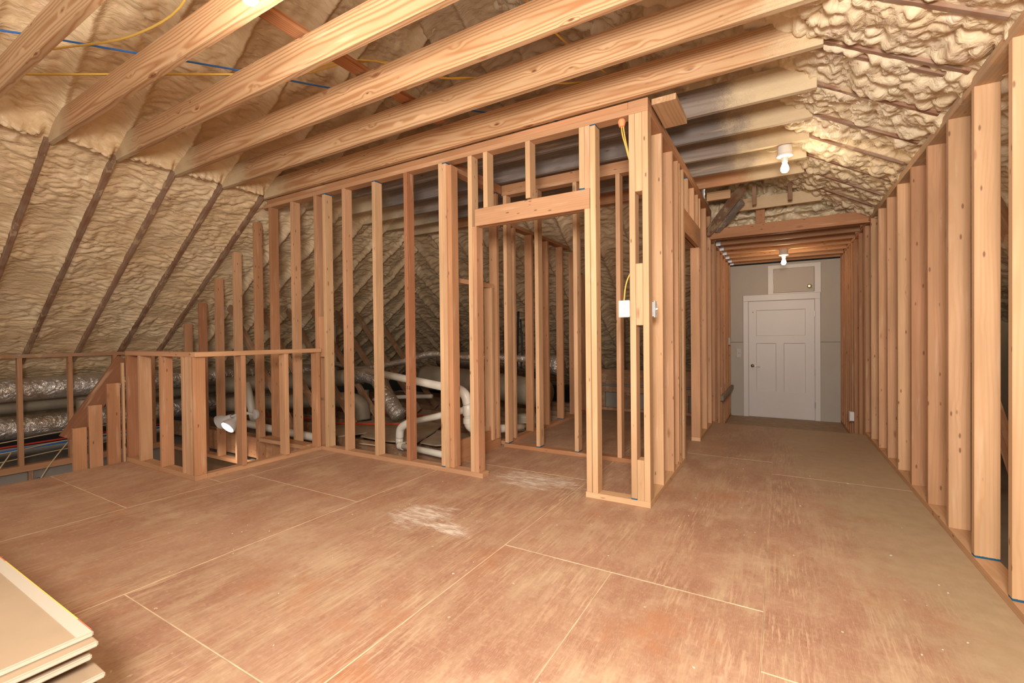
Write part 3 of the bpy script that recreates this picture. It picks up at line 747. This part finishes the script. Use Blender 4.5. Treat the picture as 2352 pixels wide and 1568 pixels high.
def knee_walls():
    k = thing('knee_wall', 'low stud knee wall under the foam slope at far left', 'stud wall', (-7.15, 1.5, -.35)); x0 = -7.15
    board('top_plate', (x0-.04, -1.5, .925), (x0+.03, 3.3, .965), 'y', 'rafter', 'warm', k)
    board('bottom_rail', (x0-.05, -1.5, -.32), (x0+.03, 3.0, -.25), 'y', 'stud', 'warm', k)
    for y in (.34, .74, 1.14, 1.545, 1.955, 2.37, 2.77): board('stud', (x0-.04, y, -.25), (x0+.03, y+T2, .925), 'z', 'stud', 'warm', k)
    for y in (1.62, 2.03): board('stud', (x0-.05, y, -1.85), (x0, y+T2, -.32), 'z', 'dark', 'dark', k)
    f = thing('knee_wall', 'low boarded knee wall at the far end of the room behind the recess', 'stud wall', (-1.6, 6.62, 0))
    board('bottom_plate', (-2.39, 6.55, 0), (-.80, 6.63, T2), 'x', 'dark', 'warm', f)
    board('header', (-2.39, 6.56, .385), (-.80, 6.60, .60), 'x', 'dark', 'dark', f)
    board('header', (-2.39, 6.545, .27), (-.80, 6.60, .355), 'x', 'dark', 'dark', f)
    for x in (-2.36, -1.98, -1.58, -1.18): board('stud', (x, 6.565, T2), (x+.10, 6.60, .27), 'z', 'dark', 'dark', f)
    box('drywall_backing', (-2.39, 6.61, .02), (-.80, 6.62, .40), 'gyp', f)
    board('post', (-2.02, 6.6, .60), (-1.97, 6.66, 1.35), 'z', 'dark', 'dark', f)
knee_walls()

# ------------------------------------------------------------------ ceiling joists and rafters
ORD = ['first', 'second', 'third', 'fourth', 'fifth', 'sixth', 'seventh', 'eighth', 'ninth', 'tenth', 'eleventh', 'twelfth', 'thirteenth', 'fourteenth', 'fifteenth']
def joists():
    ys = [y for y in JY if y > .8]
    for i, y in enumerate(ys):
        fresh = y < 3.0
        zt = ZP2 if y > 2.8 else 2.62
        zt = 2.606
        o = lumber('ceiling_joist', (-5.0, y, zt+.092), (.20, y, zt+.092), (0, 0, 1), .184, .038, 'joist' if fresh else 'joistg', 'joist' if fresh else 'grey')
        if y > 5.0: o.color = tint('warm')
        where = 'pale brown with bold grain' if fresh else 'grey weathered with cream foam on its end'
        tag(o, '%s ceiling joist from the camera, %s' % (ORD[i], where), 'joist', 'ceiling joists')
    for i, y in enumerate([v for v in JY if v > .4 and v < 3.0]):
        yr = y-.025
        o = lumber('rafter', (-7.35, yr, zl(-7.35)+.075), (-4.79, yr, zl(-4.79)+.075), (0, 1, 0), .032, .14, 'rafter', 'rafter')
        tag(o, '%s brown rafter from the camera in the left foam slope' % ORD[i], 'rafter', 'rafters of the left slope')
    k = 0
    for y in [v for v in JY if v > .8]+[5.5]:
        for dy in ((0, .075) if 2.8 < y < 3.0 else (0,)):
            yy = y+.03+dy
            xe = .20
            o = lumber('rafter', (xe, yy, zr(xe)+.076), (.80, yy, zr(.80)+.076), (0, 1, 0), .032, .14, 'rafter', 'rafter')
            tag(o, '%s short brown rafter from the camera in the right foam slope' % ORD[k], 'rafter', 'rafters of the right slope'); k += 1
    tag(board('strongback', (-2.36, .2, 2.796), (-2.27, 2.86, 2.834), 'y', 'joist', 'warm'), 'flat board laid across the tops of the ceiling joists', 'board')
    tag(board('nailing_block', (-.70, 2.97, 2.562), (-.55, 3.36, 2.60), 'y', 'joistg', 'joist'), 'short flat block on the corner of the partition beside the corridor', 'block')
    # landing ceiling
    names = [6.08, 6.47, 6.87, 7.27, 7.67, 8.07, 8.40]
    for i, y in enumerate(names):
        r = thing('landing_joist', '%s low joist over the landing, counted from the camera' % ORD[i], 'joist', (XC, y, 2.255), 'landing ceiling joists')
        board('beam', (XC+.004, y, 2.255), (.785, y+T2, 2.395), 'x', 'stud', 'stud', r)
        if i > 0:
            bm = bmesh.new()
            for lo, hi in (((XC+.001, y-.002, 2.252), (XC+.052, y, 2.33)), ((XC+.001, y-.002, 2.250), (XC+.052, y+.04, 2.2525)), ((XC+.001, y-.03, 2.252), (XC+.003, y, 2.36))):
                bmesh.ops.create_cube(bm, size=1, matrix=Matrix.Translation([(a+b)/2 for a, b in zip(lo, hi)]) @ Matrix.Diagonal([b-a for a, b in zip(lo, hi)]+[1]))
            link('joist_hanger', bm_mesh(bm, 'joist_hanger'), M['steel'], r)
    tag(board('tie_beam', (-.72, 5.90, 2.235), (.80, 5.938, 2.355), 'x', 'stud', 'warm'), 'wide plank beam over the corridor below the foam gable', 'beam')
    tag(board('gable_post', (-.235, 5.915, 2.357), (-.145, 5.953, 2.56), 'z', 'stud', 'warm'), 'short flat post standing on the tie beam below the foam gable', 'post')
    tag(board('gable_header', (-.50, 5.80, 2.50), (.38, 5.838, 2.63), 'x', 'joistg', 'joist'), 'foam-misted header above the short gable post', 'beam')
    tag(lumber('valley_rafter', (-.74, 5.87, 2.30), (-.33, 5.42, 2.66), (0, 0, 1), .10, .038, 'rafter', 'rafter'), 'dark valley rafter slanting up from the left end of the tie beam', 'rafter')
    tag(lumber('valley_rafter', (-.64, 5.86, 2.32), (-.36, 5.62, 2.56), (0, 0, 1), .06, .07, 'rafter', 'grey'), 'pale short rafter just right of the dark valley rafter', 'rafter')
    tag(board('hanging_block', (-.255, 5.60, 2.50), (-.215, 5.64, 2.72), 'z', 'dark', 'dark'), 'left of two short hanging blocks under the last joist', 'block', 'hanging blocks')
    tag(board('hanging_block', (.075, 5.60, 2.50), (.115, 5.64, 2.72), 'z', 'rafter', 'rafter'), 'right of two short hanging blocks under the last joist', 'block', 'hanging blocks')
    tag(board('jack_joist', (-.70, 5.50, 2.585), (-.46, 5.538, 2.68), 'x', 'joistg', 'joist'), 'short foam-spattered joist left of the dark valley rafter', 'joist')
joists()

tag(board('trimmer_joist', (-6.9, 3.075, -.29), (-4.0, 3.113, -.05), 'x', 'stud', 'warm'), 'pale trimmer joist behind the studs of the stair opening', 'joist')
tag(board('loose_board', (-4.78, 2.80, .02), (-4.02, 2.925, .058), 'x', 'stud', 'stud'), 'short loose board lying across the studs above the stair opening', 'board')
# attic behind the partition: floor joists, braces
for i, y in enumerate([3.16, 3.55, 3.95, 4.36, 4.76, 5.17, 5.57, 5.98, 6.38, 6.8, 7.2]):
    o = board('floor_joist', (-7.9, y, -.24), (-2.50, y+T2, -.045), 'x', 'dark', 'dark')
    tag(o, '%s dusty floor joist behind the front partition, counted from it' % ORD[i], 'joist', 'attic floor joists')
for i, y in enumerate([3.33, 3.74, 4.16, 4.58, 5.0, 5.42, 5.84]):
    top = (-6.30, y, zl(-6.30)-.02)
    o = lumber('roof_brace', top, (-4.88, y, -.04), (0, 1, 0), .038, .086, 'dark', 'dark')
    tag(o, '%s slanting roof brace behind the front partition, counted from left' % ORD[i], 'brace', 'roof braces')
tag(board('attic_post', (-4.08, 5.15, -.04), (-4.0, 5.19, 1.72), 'z', 'dark', 'warm'), 'lone post standing among the ducts behind the partition', 'post')
for i, (y, z0) in enumerate(((1.9, -.1), (3.1, .1), (2.45, .55))):
    o = lumber('roof_brace', (.99, y-.25, z0), (1.03, y+1.15, z0+1.3), (1, 0, 0), .038, .089, 'dark', 'dark')
    tag(o, ('lower', 'middle', 'upper')[i]+' slanting brace seen through gaps of the right wall', 'brace', 'braces behind the right wall')

# ------------------------------------------------------------------ lamps
def lamp(name, label, c, zc, boxm='ceram', cable=False, s=1.0):
    """c = axis (x, y), zc = underside of what it hangs from"""
    x, y = c; l = thing(name, label, 'ceiling light', (x, y, zc))
    lathe('junction_box', [(.052*s, 0), (.052*s, .058*s), (.050*s, .060*s)], (x, y, zc), (0, 0, -1), boxm, l, 28)
    lathe('lampholder', [(.052*s, 0), (.058*s, .006*s), (.057*s, .018*s), (.034*s, .024*s), (.024*s, .030*s), (.022*s, .062*s), (.019*s, .066*s)], (x, y, zc-.060*s), (0, 0, -1), 'ceram', l, 28)
    b = lathe('bulb', [(.014*s, 0), (.015*s, .012*s), (.024*s, .035*s), (.030*s, .055*s), (.0285*s, .072*s), (.018*s, .087*s), (0, .091*s)], (x, y, zc-.118*s), (0, 0, -1), 'bulb', l, 20)
    return l
lamp('ceiling_light', 'bare lit bulb in a round lampholder between joists at the top of the room', (-1.89, 1.10), 2.73, s=1.15)
L2 = lamp('ceiling_light', 'bare lit bulb in a white lampholder hanging over the corridor', (.037, 4.30), 2.605)
tube('cable', [(-.11, 4.33, 2.665), (-.09, 4.32, 2.61), (-.05, 4.30, 2.585), (-.01, 4.30, 2.585)], .005, 'cream', L2)
lathe('foam_blob', [(0, 0), (.03, .004), (.036, .02), (.02, .04), (0, .042)], (.02, 4.30, 2.60), (0, 0, 1), 'foamr', L2, 14)
lamp('ceiling_light', 'small bare lit bulb under the low joists before the white door', (.045, 7.30), 2.255, 'greyfix')
def flood():
    f = thing('flood_light', 'grey twin-head flood lamp with one lit lens in the stair opening', 'flood light', (-5.03, 2.90, .2))
    lathe('mount', [(.055, 0), (.055, .02), (.03, .03)], (-5.031, 2.93, .27), (0, -1, 0), 'greyfix', f)
    for (px, ax, lit) in ((-5.33, (-.75, -.50, -.42), False), (-5.20, (.10, -.80, -.58), True)):
        d = Vector(ax).normalized(); p = Vector((px, 2.82, .235))
        tube('arm', [(-5.031, 2.905, .27), (px*.5-5.031*.5, 2.87, .28), tuple(p)], .016, 'greyfix', f)
        h = lathe('lamp_head', [(.028, 0), (.034, .03), (.036, .05), (.062, .085), (.078, .125), (.080, .150), (.074, .152)], p, d, 'greyfix', f, 28)
        lathe('lens', [(.073, 0), (.066, .006), (.0, .012)], p+d*.150, d, 'led' if lit else 'greyfix', h, 28)
flood()

# ------------------------------------------------------------------ switches, boxes
def switch(name, label, lo, hi, face, toggle=True, mat='plastic'):
    c = [(a+b)/2 for a, b in zip(lo, hi)]
    s = thing(name, label, 'switch', c)
    box('cover_plate', lo, hi, mat, s, .003)
    f = Vector(face); e = [(hi[i]-lo[i])/2 for i in range(3)]
    p = Vector(c)+Vector([f[i]*e[i] for i in range(3)])
    if toggle: lathe('toggle', [(.007, -.002), (.006, .008), (.0045, .013), (0, .0135)], p, (f+Vector((0, 0, .35))), mat, s, 10)
    for dz in (-.03, .03): lathe('screw', [(.004, 0), (.003, .0015), (0, .0017)], p+Vector((0, 0, dz)), face, 'nickel', s, 8)
    return s
s1 = switch('light_switch', 'white switch plate beside the corner post of the front partition', (-.900, 2.894, 1.218), (-.828, 2.900, 1.326), (0, -1, 0))
box('back_box', (-.892, 2.9005, 1.225), (-.8365, 2.96, 1.32), 'plastic', s1, .003)
s2 = switch('light_switch', 'narrow white switch on the corridor side of the corner post', (-.706, 3.02, 1.215), (-.700, 3.09, 1.325), (1, 0, 0))
box('back_box', (-.755, 3.024, 1.22), (-.7065, 3.086, 1.32), 'steel', s2, .003)
switch('light_switch', 'metal switch plate on the grey wall left of the white door', (-.632, 8.452, .712), (-.557, 8.459, .868), (0, -1, 0), mat='greyfix')
s4 = switch('light_switch', 'small grey switch box on the landing studs left of the white door', (-.708, 8.10, .93), (-.695, 8.19, 1.05), (1, 0, 0), mat='greyfix')
box('back_box', (-.755, 8.105, .935), (-.7085, 8.185, 1.045), 'greyfix', s4, .003)
s5 = thing('outlet_box', 'small grey outlet box low on the right landing studs', 'outlet', (.76, 6.8, .08))
box('box_body', (.742, 6.99, .012), (.785, 7.05, .125), 'plastic', s5, .003)
box('cover_plate', (.737, 6.98, .006), (.7415, 7.06, .131), 'plastic', s5, .002)
c = thing('yellow_cable', 'yellow cable dropping from the top plate to the switch by the corner post', 'cable', (-.88, 2.97, 2.5))
tube('cable', [(-.893, 2.97, 2.515), (-.885, 2.955, 2.42), (-.858, 2.97, 2.30), (-.818, 3.04, 2.05), (-.818, 3.04, 1.65), (-.868, 2.97, 1.45), (-.876, 2.935, 1.325)], .0045, 'yellow', c)
tube('cable', [(-.884, 2.975, 2.515), (-.874, 2.965, 2.42), (-.850, 2.98, 2.28), (-.808, 3.035, 2.05)], .0045, 'yellow', c)
lathe('fire_seal', [(0, 0), (.02, .004), (.026, .02), (.018, .05), (0, .055)], (-.890, 2.965, 2.518), (0, 0, -1), 'orange', c, 12)

# ------------------------------------------------------------------ cables over the joists
def cable(label, pts, r, mat, name='cable', group=None):
    o = tube(name, pts, r, mat, None, 8, k=6); tag(o, label, 'cable', group); return o
cable('blue cable stretched over the joists below the left foam slope', [(-4.3, .55, 2.93), (-3.88, .80, 2.90), (-3.48, 1.27, 2.895), (-3.12, 1.71, 2.895), (-2.78, 2.16, 2.89), (-2.39, 2.541, 2.87), (-2.09, 3.01, 2.90), (-1.6, 3.6, 2.93)], .006, 'blue', 'blue_cable')
cable('yellow cable drooping in the bay behind the second joist at top left', [(-2.2, 1.0, 2.98), (-2.625, 1.20, 2.86), (-3.176, 1.164, 2.83), (-3.708, .976, 2.83), (-4.1, .86, 2.83)], .006, 'yellow', 'yellow_cable')
y2 = [(-4.4, .84, 2.83), (-4.161, .97, 2.815), (-3.704, 1.239, 2.81), (-3.352, 1.454, 2.81), (-2.983, 1.691, 2.815), (-2.676, 1.851, 2.81), (-2.42, 1.965, 2.855), (-2.20, 2.09, 2.855), (-1.946, 2.355, 2.81), (-1.72, 2.505, 2.81), (-1.317, 2.824, 2.81), (-1.10, 2.96, 2.82)]
cable('lower of two parallel yellow cables crossing the joists at left', y2, .0055, 'yellow', 'yellow_cable', 'parallel yellow cables')
cable('upper of two parallel yellow cables crossing the joists at left', [(x+.03, y+.05, z+.012) for x, y, z in y2], .0055, 'yellow', 'yellow_cable', 'parallel yellow cables')
cable('yellow cable between the joists near the middle of the ceiling', [(-1.2, 2.0, 2.93), (-1.113, 2.346, 2.84), (-1.05, 2.62, 2.82), (-.99, 2.86, 2.82), (-.95, 3.1, 2.83)], .0055, 'yellow', 'yellow_cable')

# ------------------------------------------------------------------ ducts
def duct(label, pts, r, mat='foil', rib=None, name='duct', group=None, wob=.06, n=24, **kw):
    return tag(tube(name, pts, r, mat, None, n, k=10, rib=rib, wob=wob, **kw), label, 'duct', group)
duct('large foil-wrapped duct behind the knee wall under the slope', [(-7.42, -.6, .555), (-7.42, 1, .555), (-7.42, 2.4, .565), (-7.40, 3.4, .56), (-7.35, 4.4, .55), (-7.2, 5.6, .5)], .13)
duct('lower foil-wrapped duct below the large duct behind the knee wall', [(-7.5, -.6, .14), (-7.5, 1, .14), (-7.52, 2.0, .12), (-7.55, 3.5, .12), (-7.5, 5.6, .1)], .13)
duct('dark duct lying between the two foil ducts behind the knee wall', [(-7.72, -.6, .345), (-7.72, 1.2, .345), (-7.72, 2.6, .345), (-7.72, 5, .345)], .085, 'ductd')
duct('pale boot duct dropping beside the knee wall studs', [(-7.20, 2.1, .40), (-7.20, 2.1, .20), (-7.20, 2.1, -.05)], .062, 'ductd')
duct('long dusty duct behind the stair opening', [(-7.2, 3.7, .42), (-6.4, 4.2, .46), (-5.75, 4.50, .50), (-5.47, 4.55, .535)], .12, 'ductd')
duct('lower dusty duct with a foil elbow behind the guard railing', [(-6.9, 3.6, .16), (-6.0, 4.1, .20), (-5.35, 4.35, .235), (-5.08, 4.42, .18), (-5.02, 4.42, -.04)], .105, 'ductd')
duct('foil elbow duct slanting down to the plywood scrap', [(-5.35, 4.55, .545), (-5.08, 4.55, .575), (-4.86, 4.55, .52), (-4.68, 4.52, .33), (-4.50, 4.48, .17), (-4.36, 4.45, .065)], .108, 'foil')
duct('thin silver flexible duct snaking across the attic', [(-6.5, 4.85, .72), (-6.06, 4.8, .70), (-5.63, 4.8, .64), (-5.28, 4.8, .657), (-4.58, 4.8, .772), (-4.10, 4.8, .877), (-3.59, 4.8, .842), (-3.11, 4.82, .842), (-2.6, 4.85, .83)], .042, 'foil', rib=(.012, .07), wob=0, n=14)
duct('big beige wrapped trunk duct behind the recess', [(-4.9, 5.6, .47), (-4.2, 5.5, .45), (-3.4, 5.4, .41), (-2.9, 5.35, .37), (-2.62, 5.3, .35)], .185, 'ductd')
duct('upper shiny duct above the beige trunk duct', [(-4.9, 6.0, .72), (-4.0, 5.9, .74), (-3.2, 5.8, .72), (-2.6, 5.75, .70)], .13, 'foil')
duct('short foil boot standing behind the second stud of the partition', [(-5.55, 4.9, .3), (-5.55, 4.9, .12), (-5.55, 4.9, -.04)], .085, 'foil')
duct('white-taped boot duct standing beside the inner partition', [(-2.72, 5.0, .14), (-2.72, 5.0, .06), (-2.72, 5.0, -.04)], .16, 'ductd')
duct('small dark boot duct behind the white pipe bend', [(-3.05, 4.3, .36), (-3.05, 4.3, .15), (-3.05, 4.3, -.026)], .06, 'foil')
tag(box('sheet_metal_duct', (-4.9, 3.205, -.30), (-2.95, 3.50, -.16), 'steel', bev=.004), 'flat grey sheet metal duct just behind the bottom plate', 'duct')

# ------------------------------------------------------------------ white waste pipes
def pipes():
    p = thing('waste_pipe', 'white plastic waste pipe with bends and a tee behind the partition', 'pipe', (-2.62, 3.6, .3)); r = .042; Y = 3.6
    tube('pipe', [(-4.35, 3.92, .70), (-2.80, Y, .592)], r, 'pvc', p, 16)
    tube('elbow', [(-2.82, Y+.004, .594), (-2.72, Y-.01, .585), (-2.645, Y-.01, .54), (-2.618, Y, .45)], r*1.16, 'pvc', p, 16)
    tube('pipe', [(-2.618, Y, .46), (-2.618, Y, .27)], r, 'pvc', p, 16)
    lathe('tee', [(r*1.15, 0), (r*1.25, .01), (r*1.25, .09), (r*1.15, .10)], (-2.618, Y, .34), (0, 0, 1), 'pvc', p)
    lathe('coupling', [(r*1.18, 0), (r*1.18, .05)], (-2.618, Y, .265), (0, 0, 1), 'pvc', p)
    tube('elbow', [(-2.618, Y, .29), (-2.610, Y+.02, .235), (-2.58, Y+.08, .19), (-2.555, Y+.17, .175)], r*1.12, 'pvc', p, 16)
    tube('pipe', [(-2.557, Y+.16, .176), (-2.535, 4.82, .03)], r, 'pvc', p, 16)
    tube('pipe', [(-2.64, Y, .395), (-3.30, Y-.03, .225)], r*.8, 'pvc', p, 16)
    tube('elbow', [(-3.28, Y-.03, .232), (-3.38, Y-.035, .20), (-3.47, Y-.04, .14), (-3.49, Y-.04, .04)], r, 'pvc', p, 16)
    tube('pipe', [(-3.49, Y-.04, .06), (-3.49, Y-.04, -.06)], r*.95, 'pvc', p, 16)
    q = thing('drain_pipe', 'white drain pipe lying on the joists below the waste pipe bend', 'pipe', (-3.0, 3.45, -.01))
    tube('pipe', [(-3.42, 3.47, -.012), (-2.50, 3.36, -.012)], .032, 'pvc', q, 16)
    lathe('coupling', [(.04, 0), (.04, .06)], (-3.40, 3.468, -.012), (1, -.12, 0), 'pvc', q)
    tag(tube('drain_pipe', [(-5.42, 4.98, .15), (-4.9, 5.0, .22), (-4.3, 5.05, .26)], .03, 'pvc', None, 12), 'pale pipe passing behind the slanting braces and foil elbow', 'pipe')
    tag(tube('vent_pipe', [(-6.35, 5.0, -.04), (-6.35, 5.0, 1.33)], .04, 'pvc', None, 14), 'upright pale vent pipe behind the guard railing corner', 'pipe')
    tag(tube('vent_pipe', [(-5.95, 3.45, -.04), (-6.15, 3.45, .52)], .05, 'pvc', None, 14), 'leaning grey pipe behind the twin-head flood lamp', 'pipe')
    tag(tube('supply_pipe', [(-6.4, 3.35, .02), (-5.4, 3.30, .01), (-4.3, 3.25, .0)], .045, 'pvc', None, 14), 'white pipe lying on the joists behind the guard railing', 'pipe')
pipes()
def flatboard(name, label, poly, z, th, mat):
    bm = bmesh.new(); c = Vector((sum(p[0] for p in poly)/len(poly), sum(p[1] for p in poly)/len(poly), z))
    a = [bm.verts.new((x-c.x, y-c.y, th)) for x, y in poly]; b = [bm.verts.new((x-c.x, y-c.y, 0)) for x, y in poly]
    bm.faces.new(a); bm.faces.new(b[::-1])
    for i in range(len(poly)): j = (i+1) % len(poly); bm.faces.new((b[i], b[j], a[j], a[i]))
    bmesh.ops.recalc_face_normals(bm, faces=bm.faces)
    return tag(link(name, bm_mesh(bm, name), M[mat], None, Matrix.Translation(c)), label, 'board')
flatboard('plywood_scrap', 'large odd-shaped dusty plywood scrap lying on the attic joists', [(-5.05, 3.80), (-4.85, 4.40), (-4.45, 4.72), (-3.80, 4.66), (-3.62, 4.30), (-3.40, 3.72), (-3.75, 3.62), (-4.20, 3.66), (-4.28, 3.84), (-4.42, 3.52)], -.044, .016, 'scrap')
flatboard('plywood_scrap', 'plywood scrap under the white pipes with pale crumbs on it', [(-3.58, 4.30), (-2.75, 4.42), (-2.72, 4.05), (-3.14, 3.72), (-3.36, 3.74)], -.044, .014, 'scrap')

# low cables and pipes across the attic floor
cable('red supply pipe running along the joists behind the knee wall', [(-7.33, .6, -.07), (-7.30, 1.5, -.05), (-7.32, 2.2, -.045), (-7.36, 3.0, -.05)], .010, 'red', 'red_pipe')
cable('blue supply pipe beside the red pipe behind the knee wall', [(-7.32, .6, -.13), (-7.31, 1.4, -.10), (-7.33, 2.2, -.09), (-7.38, 3.0, -.10)], .010, 'blue', 'blue_pipe')
for i, (dz, dy, lab) in enumerate(((.04, 0, 'topmost cream cable lying over the red pipe behind the knee wall'), (-.07, .1, 'cream cable sagging below the red pipe behind the knee wall'), (-.17, .0, 'lowest cream cable under the blue pipe behind the knee wall'))):
    cable(lab, [(-7.30, .5, dz-.03), (-7.28, 1.3+dy, dz-.04), (-7.29, 1.9, dz), (-7.31, 2.6, dz+.01)], .0055, 'cream', 'cream_cable')
cable('cream cable drooping in front of the bottom rail at far left', [(-7.25, 2.02, -.02), (-7.10, 1.80, -.25), (-7.09, 1.70, -.42), (-7.12, 1.55, -.75)], .006, 'cream', 'cream_cable')
cable('cream cable hanging off the bottom rail left of the short stud', [(-7.2, 1.5, -.1), (-7.09, 1.36, -.33), (-7.09, 1.40, -.62), (-7.12, 1.45, -.72), (-7.12, 1.47, -.58)], .006, 'cream', 'cream_cable')
cable('thin blue line hanging below the bottom rail at far left', [(-7.17, 1.70, -.42), (-7.17, 1.70, -.8), (-7.17, 1.70, -1.2)], .014, 'blue', 'blue_pipe')
for i, (y, x0, x1, lab) in enumerate(((3.9, -6.6, -4.0, 'nearer red pipe across the attic joists behind the partition'), (4.78, -5.3, -3.3, 'farther red pipe across the attic joists behind the partition'))):
    cable(lab, [(x0, y, -.02), (x0*.6+x1*.4, y+.12, .0), (x0*.3+x1*.7, y-.05, .03), (x1, y+.2, .05)], .011, 'red', 'red_pipe')
cable('cream cable looping off the bottom plate behind the partition', [(-3.95, 3.42, -.04), (-3.60, 3.40, -.04), (-3.42, 3.1, -.08), (-3.0, 3.12, -.10), (-2.75, 3.25, -.12), (-2.55, 3.3, -.1)], .007, 'cream', 'cream_cable')
for x, y, zt, lab in ((-3.35, 5.2, 1.32, 'black hanging strap left of the inner partition, above the thin duct'), (-2.84, 5.0, 1.42, 'black hanging strap just beside the inner partition studs'), (-5.38, 5.0, 1.23, 'black hanging strap between the slanting braces')):
    t_ = thing('hanging_strap', lab, 'strap', (x, y, .8), 'black hanging straps')
    tube('strap', [(x, y, zt), (x-.02, y, .95), (x-.03, y, .72)], .014, 'blackp', t_, 8); tube('strap', [(x+.03, y, zt-.1), (x+.05, y, .95), (x+.03, y, .70)], .012, 'blackp', t_, 8)

# ------------------------------------------------------------------ stack of drywall sheets at lower left
def drywall_stack():
    th = .0159; z = 0.0; X1, Y1 = -1.535, .46
    offs = {0: (0, 0), 1: (.03, .0), 2: (-.015, .005), 3: (.02, -.01), 4: (-.02, 0), 5: (-.06, -.015), 6: (.045, .008), 7: (-.02, -.02), 8: (.03, 0), 9: (.06, .004), 10: (.05, .0)}
    N = 22
    for k in range(N):          # k = 0 is the topmost
        zt = .352-k*th; dx, dy = offs.get(k, (.05, 0))
        x1, y1 = X1+dx, Y1+dy
        lab = 'topmost drywall sheet of the stack at lower left, taped end' if k == 0 else ('%s drywall sheet from the top of the stack at lower left' % ORD[k] if k < 9 else 'drywall sheet low in the stack at lower left, below the picture edge')
        s = thing('drywall_sheet', lab, 'drywall sheet', (x1, y1, zt-th), 'stacked drywall sheets')
        bm = bmesh.new()
        bmesh.ops.create_cube(bm, size=1, matrix=Matrix.Translation((x1-1.2, y1-.61, zt-th/2)) @ Matrix.Diagonal((2.4, 1.22, th-.0012, 1)))
        bmesh.ops.bevel(bm, geom=[e for e in bm.edges], offset=.003, segments=2, affect='EDGES')
        me = bm_mesh(bm, 'sheet'); me.materials.append(M['paper']); me.materials.append(M['papere'])
        for p in me.polygons: p.material_index = 0 if abs(p.normal.z) > .6 else 1
        link('sheet', me, None, s)
        if k == 0:
            e = box('edge_tape', (x1-2.38, y1-.034, zt-.0006), (x1-.004, y1-.004, zt+.0006), 'tape', s)
            box('tape_line', (x1-.75, y1-.0039, zt-.0004), (x1-.10, y1-.0012, zt+.0005), 'tapey', s); box('tape_line', (x1-.10, y1-.0039, zt-.0004), (x1-.01, y1-.0012, zt+.0005), 'tapered', s); box('tape_line', (x1-2.3, y1-.0039, zt-.0004), (x1-.75, y1-.0012, zt+.0005), 'tapered', s)
drywall_stack()

# crumbs of foam and sawdust on the plywood
def crumbs():
    bm = bmesh.new(); rr = random.Random(3)
    for i in range(170):
        x, y = rr.uniform(-4.2, .7), rr.uniform(.5, 4.6)
        if x < -2.4 and y > 1.7 or (y > 2.85 and x < -.66): continue
        s = rr.uniform(.003, .008)
        m = Matrix.Translation((x, y, s*.35)) @ Matrix.Rotation(rr.uniform(0, 6), 4, 'Z') @ Matrix.Diagonal((s*rr.uniform(.8, 2), s, s*.7, 1))
        bmesh.ops.create_icosphere(bm, subdivisions=1, radius=.6, matrix=m)
    tag(link('sawdust_crumb', bm_mesh(bm, 'sawdust_crumb'), M['tape']), 'pale crumbs of foam and sawdust scattered over the plywood', 'crumbs', kind='stuff')
crumbs()
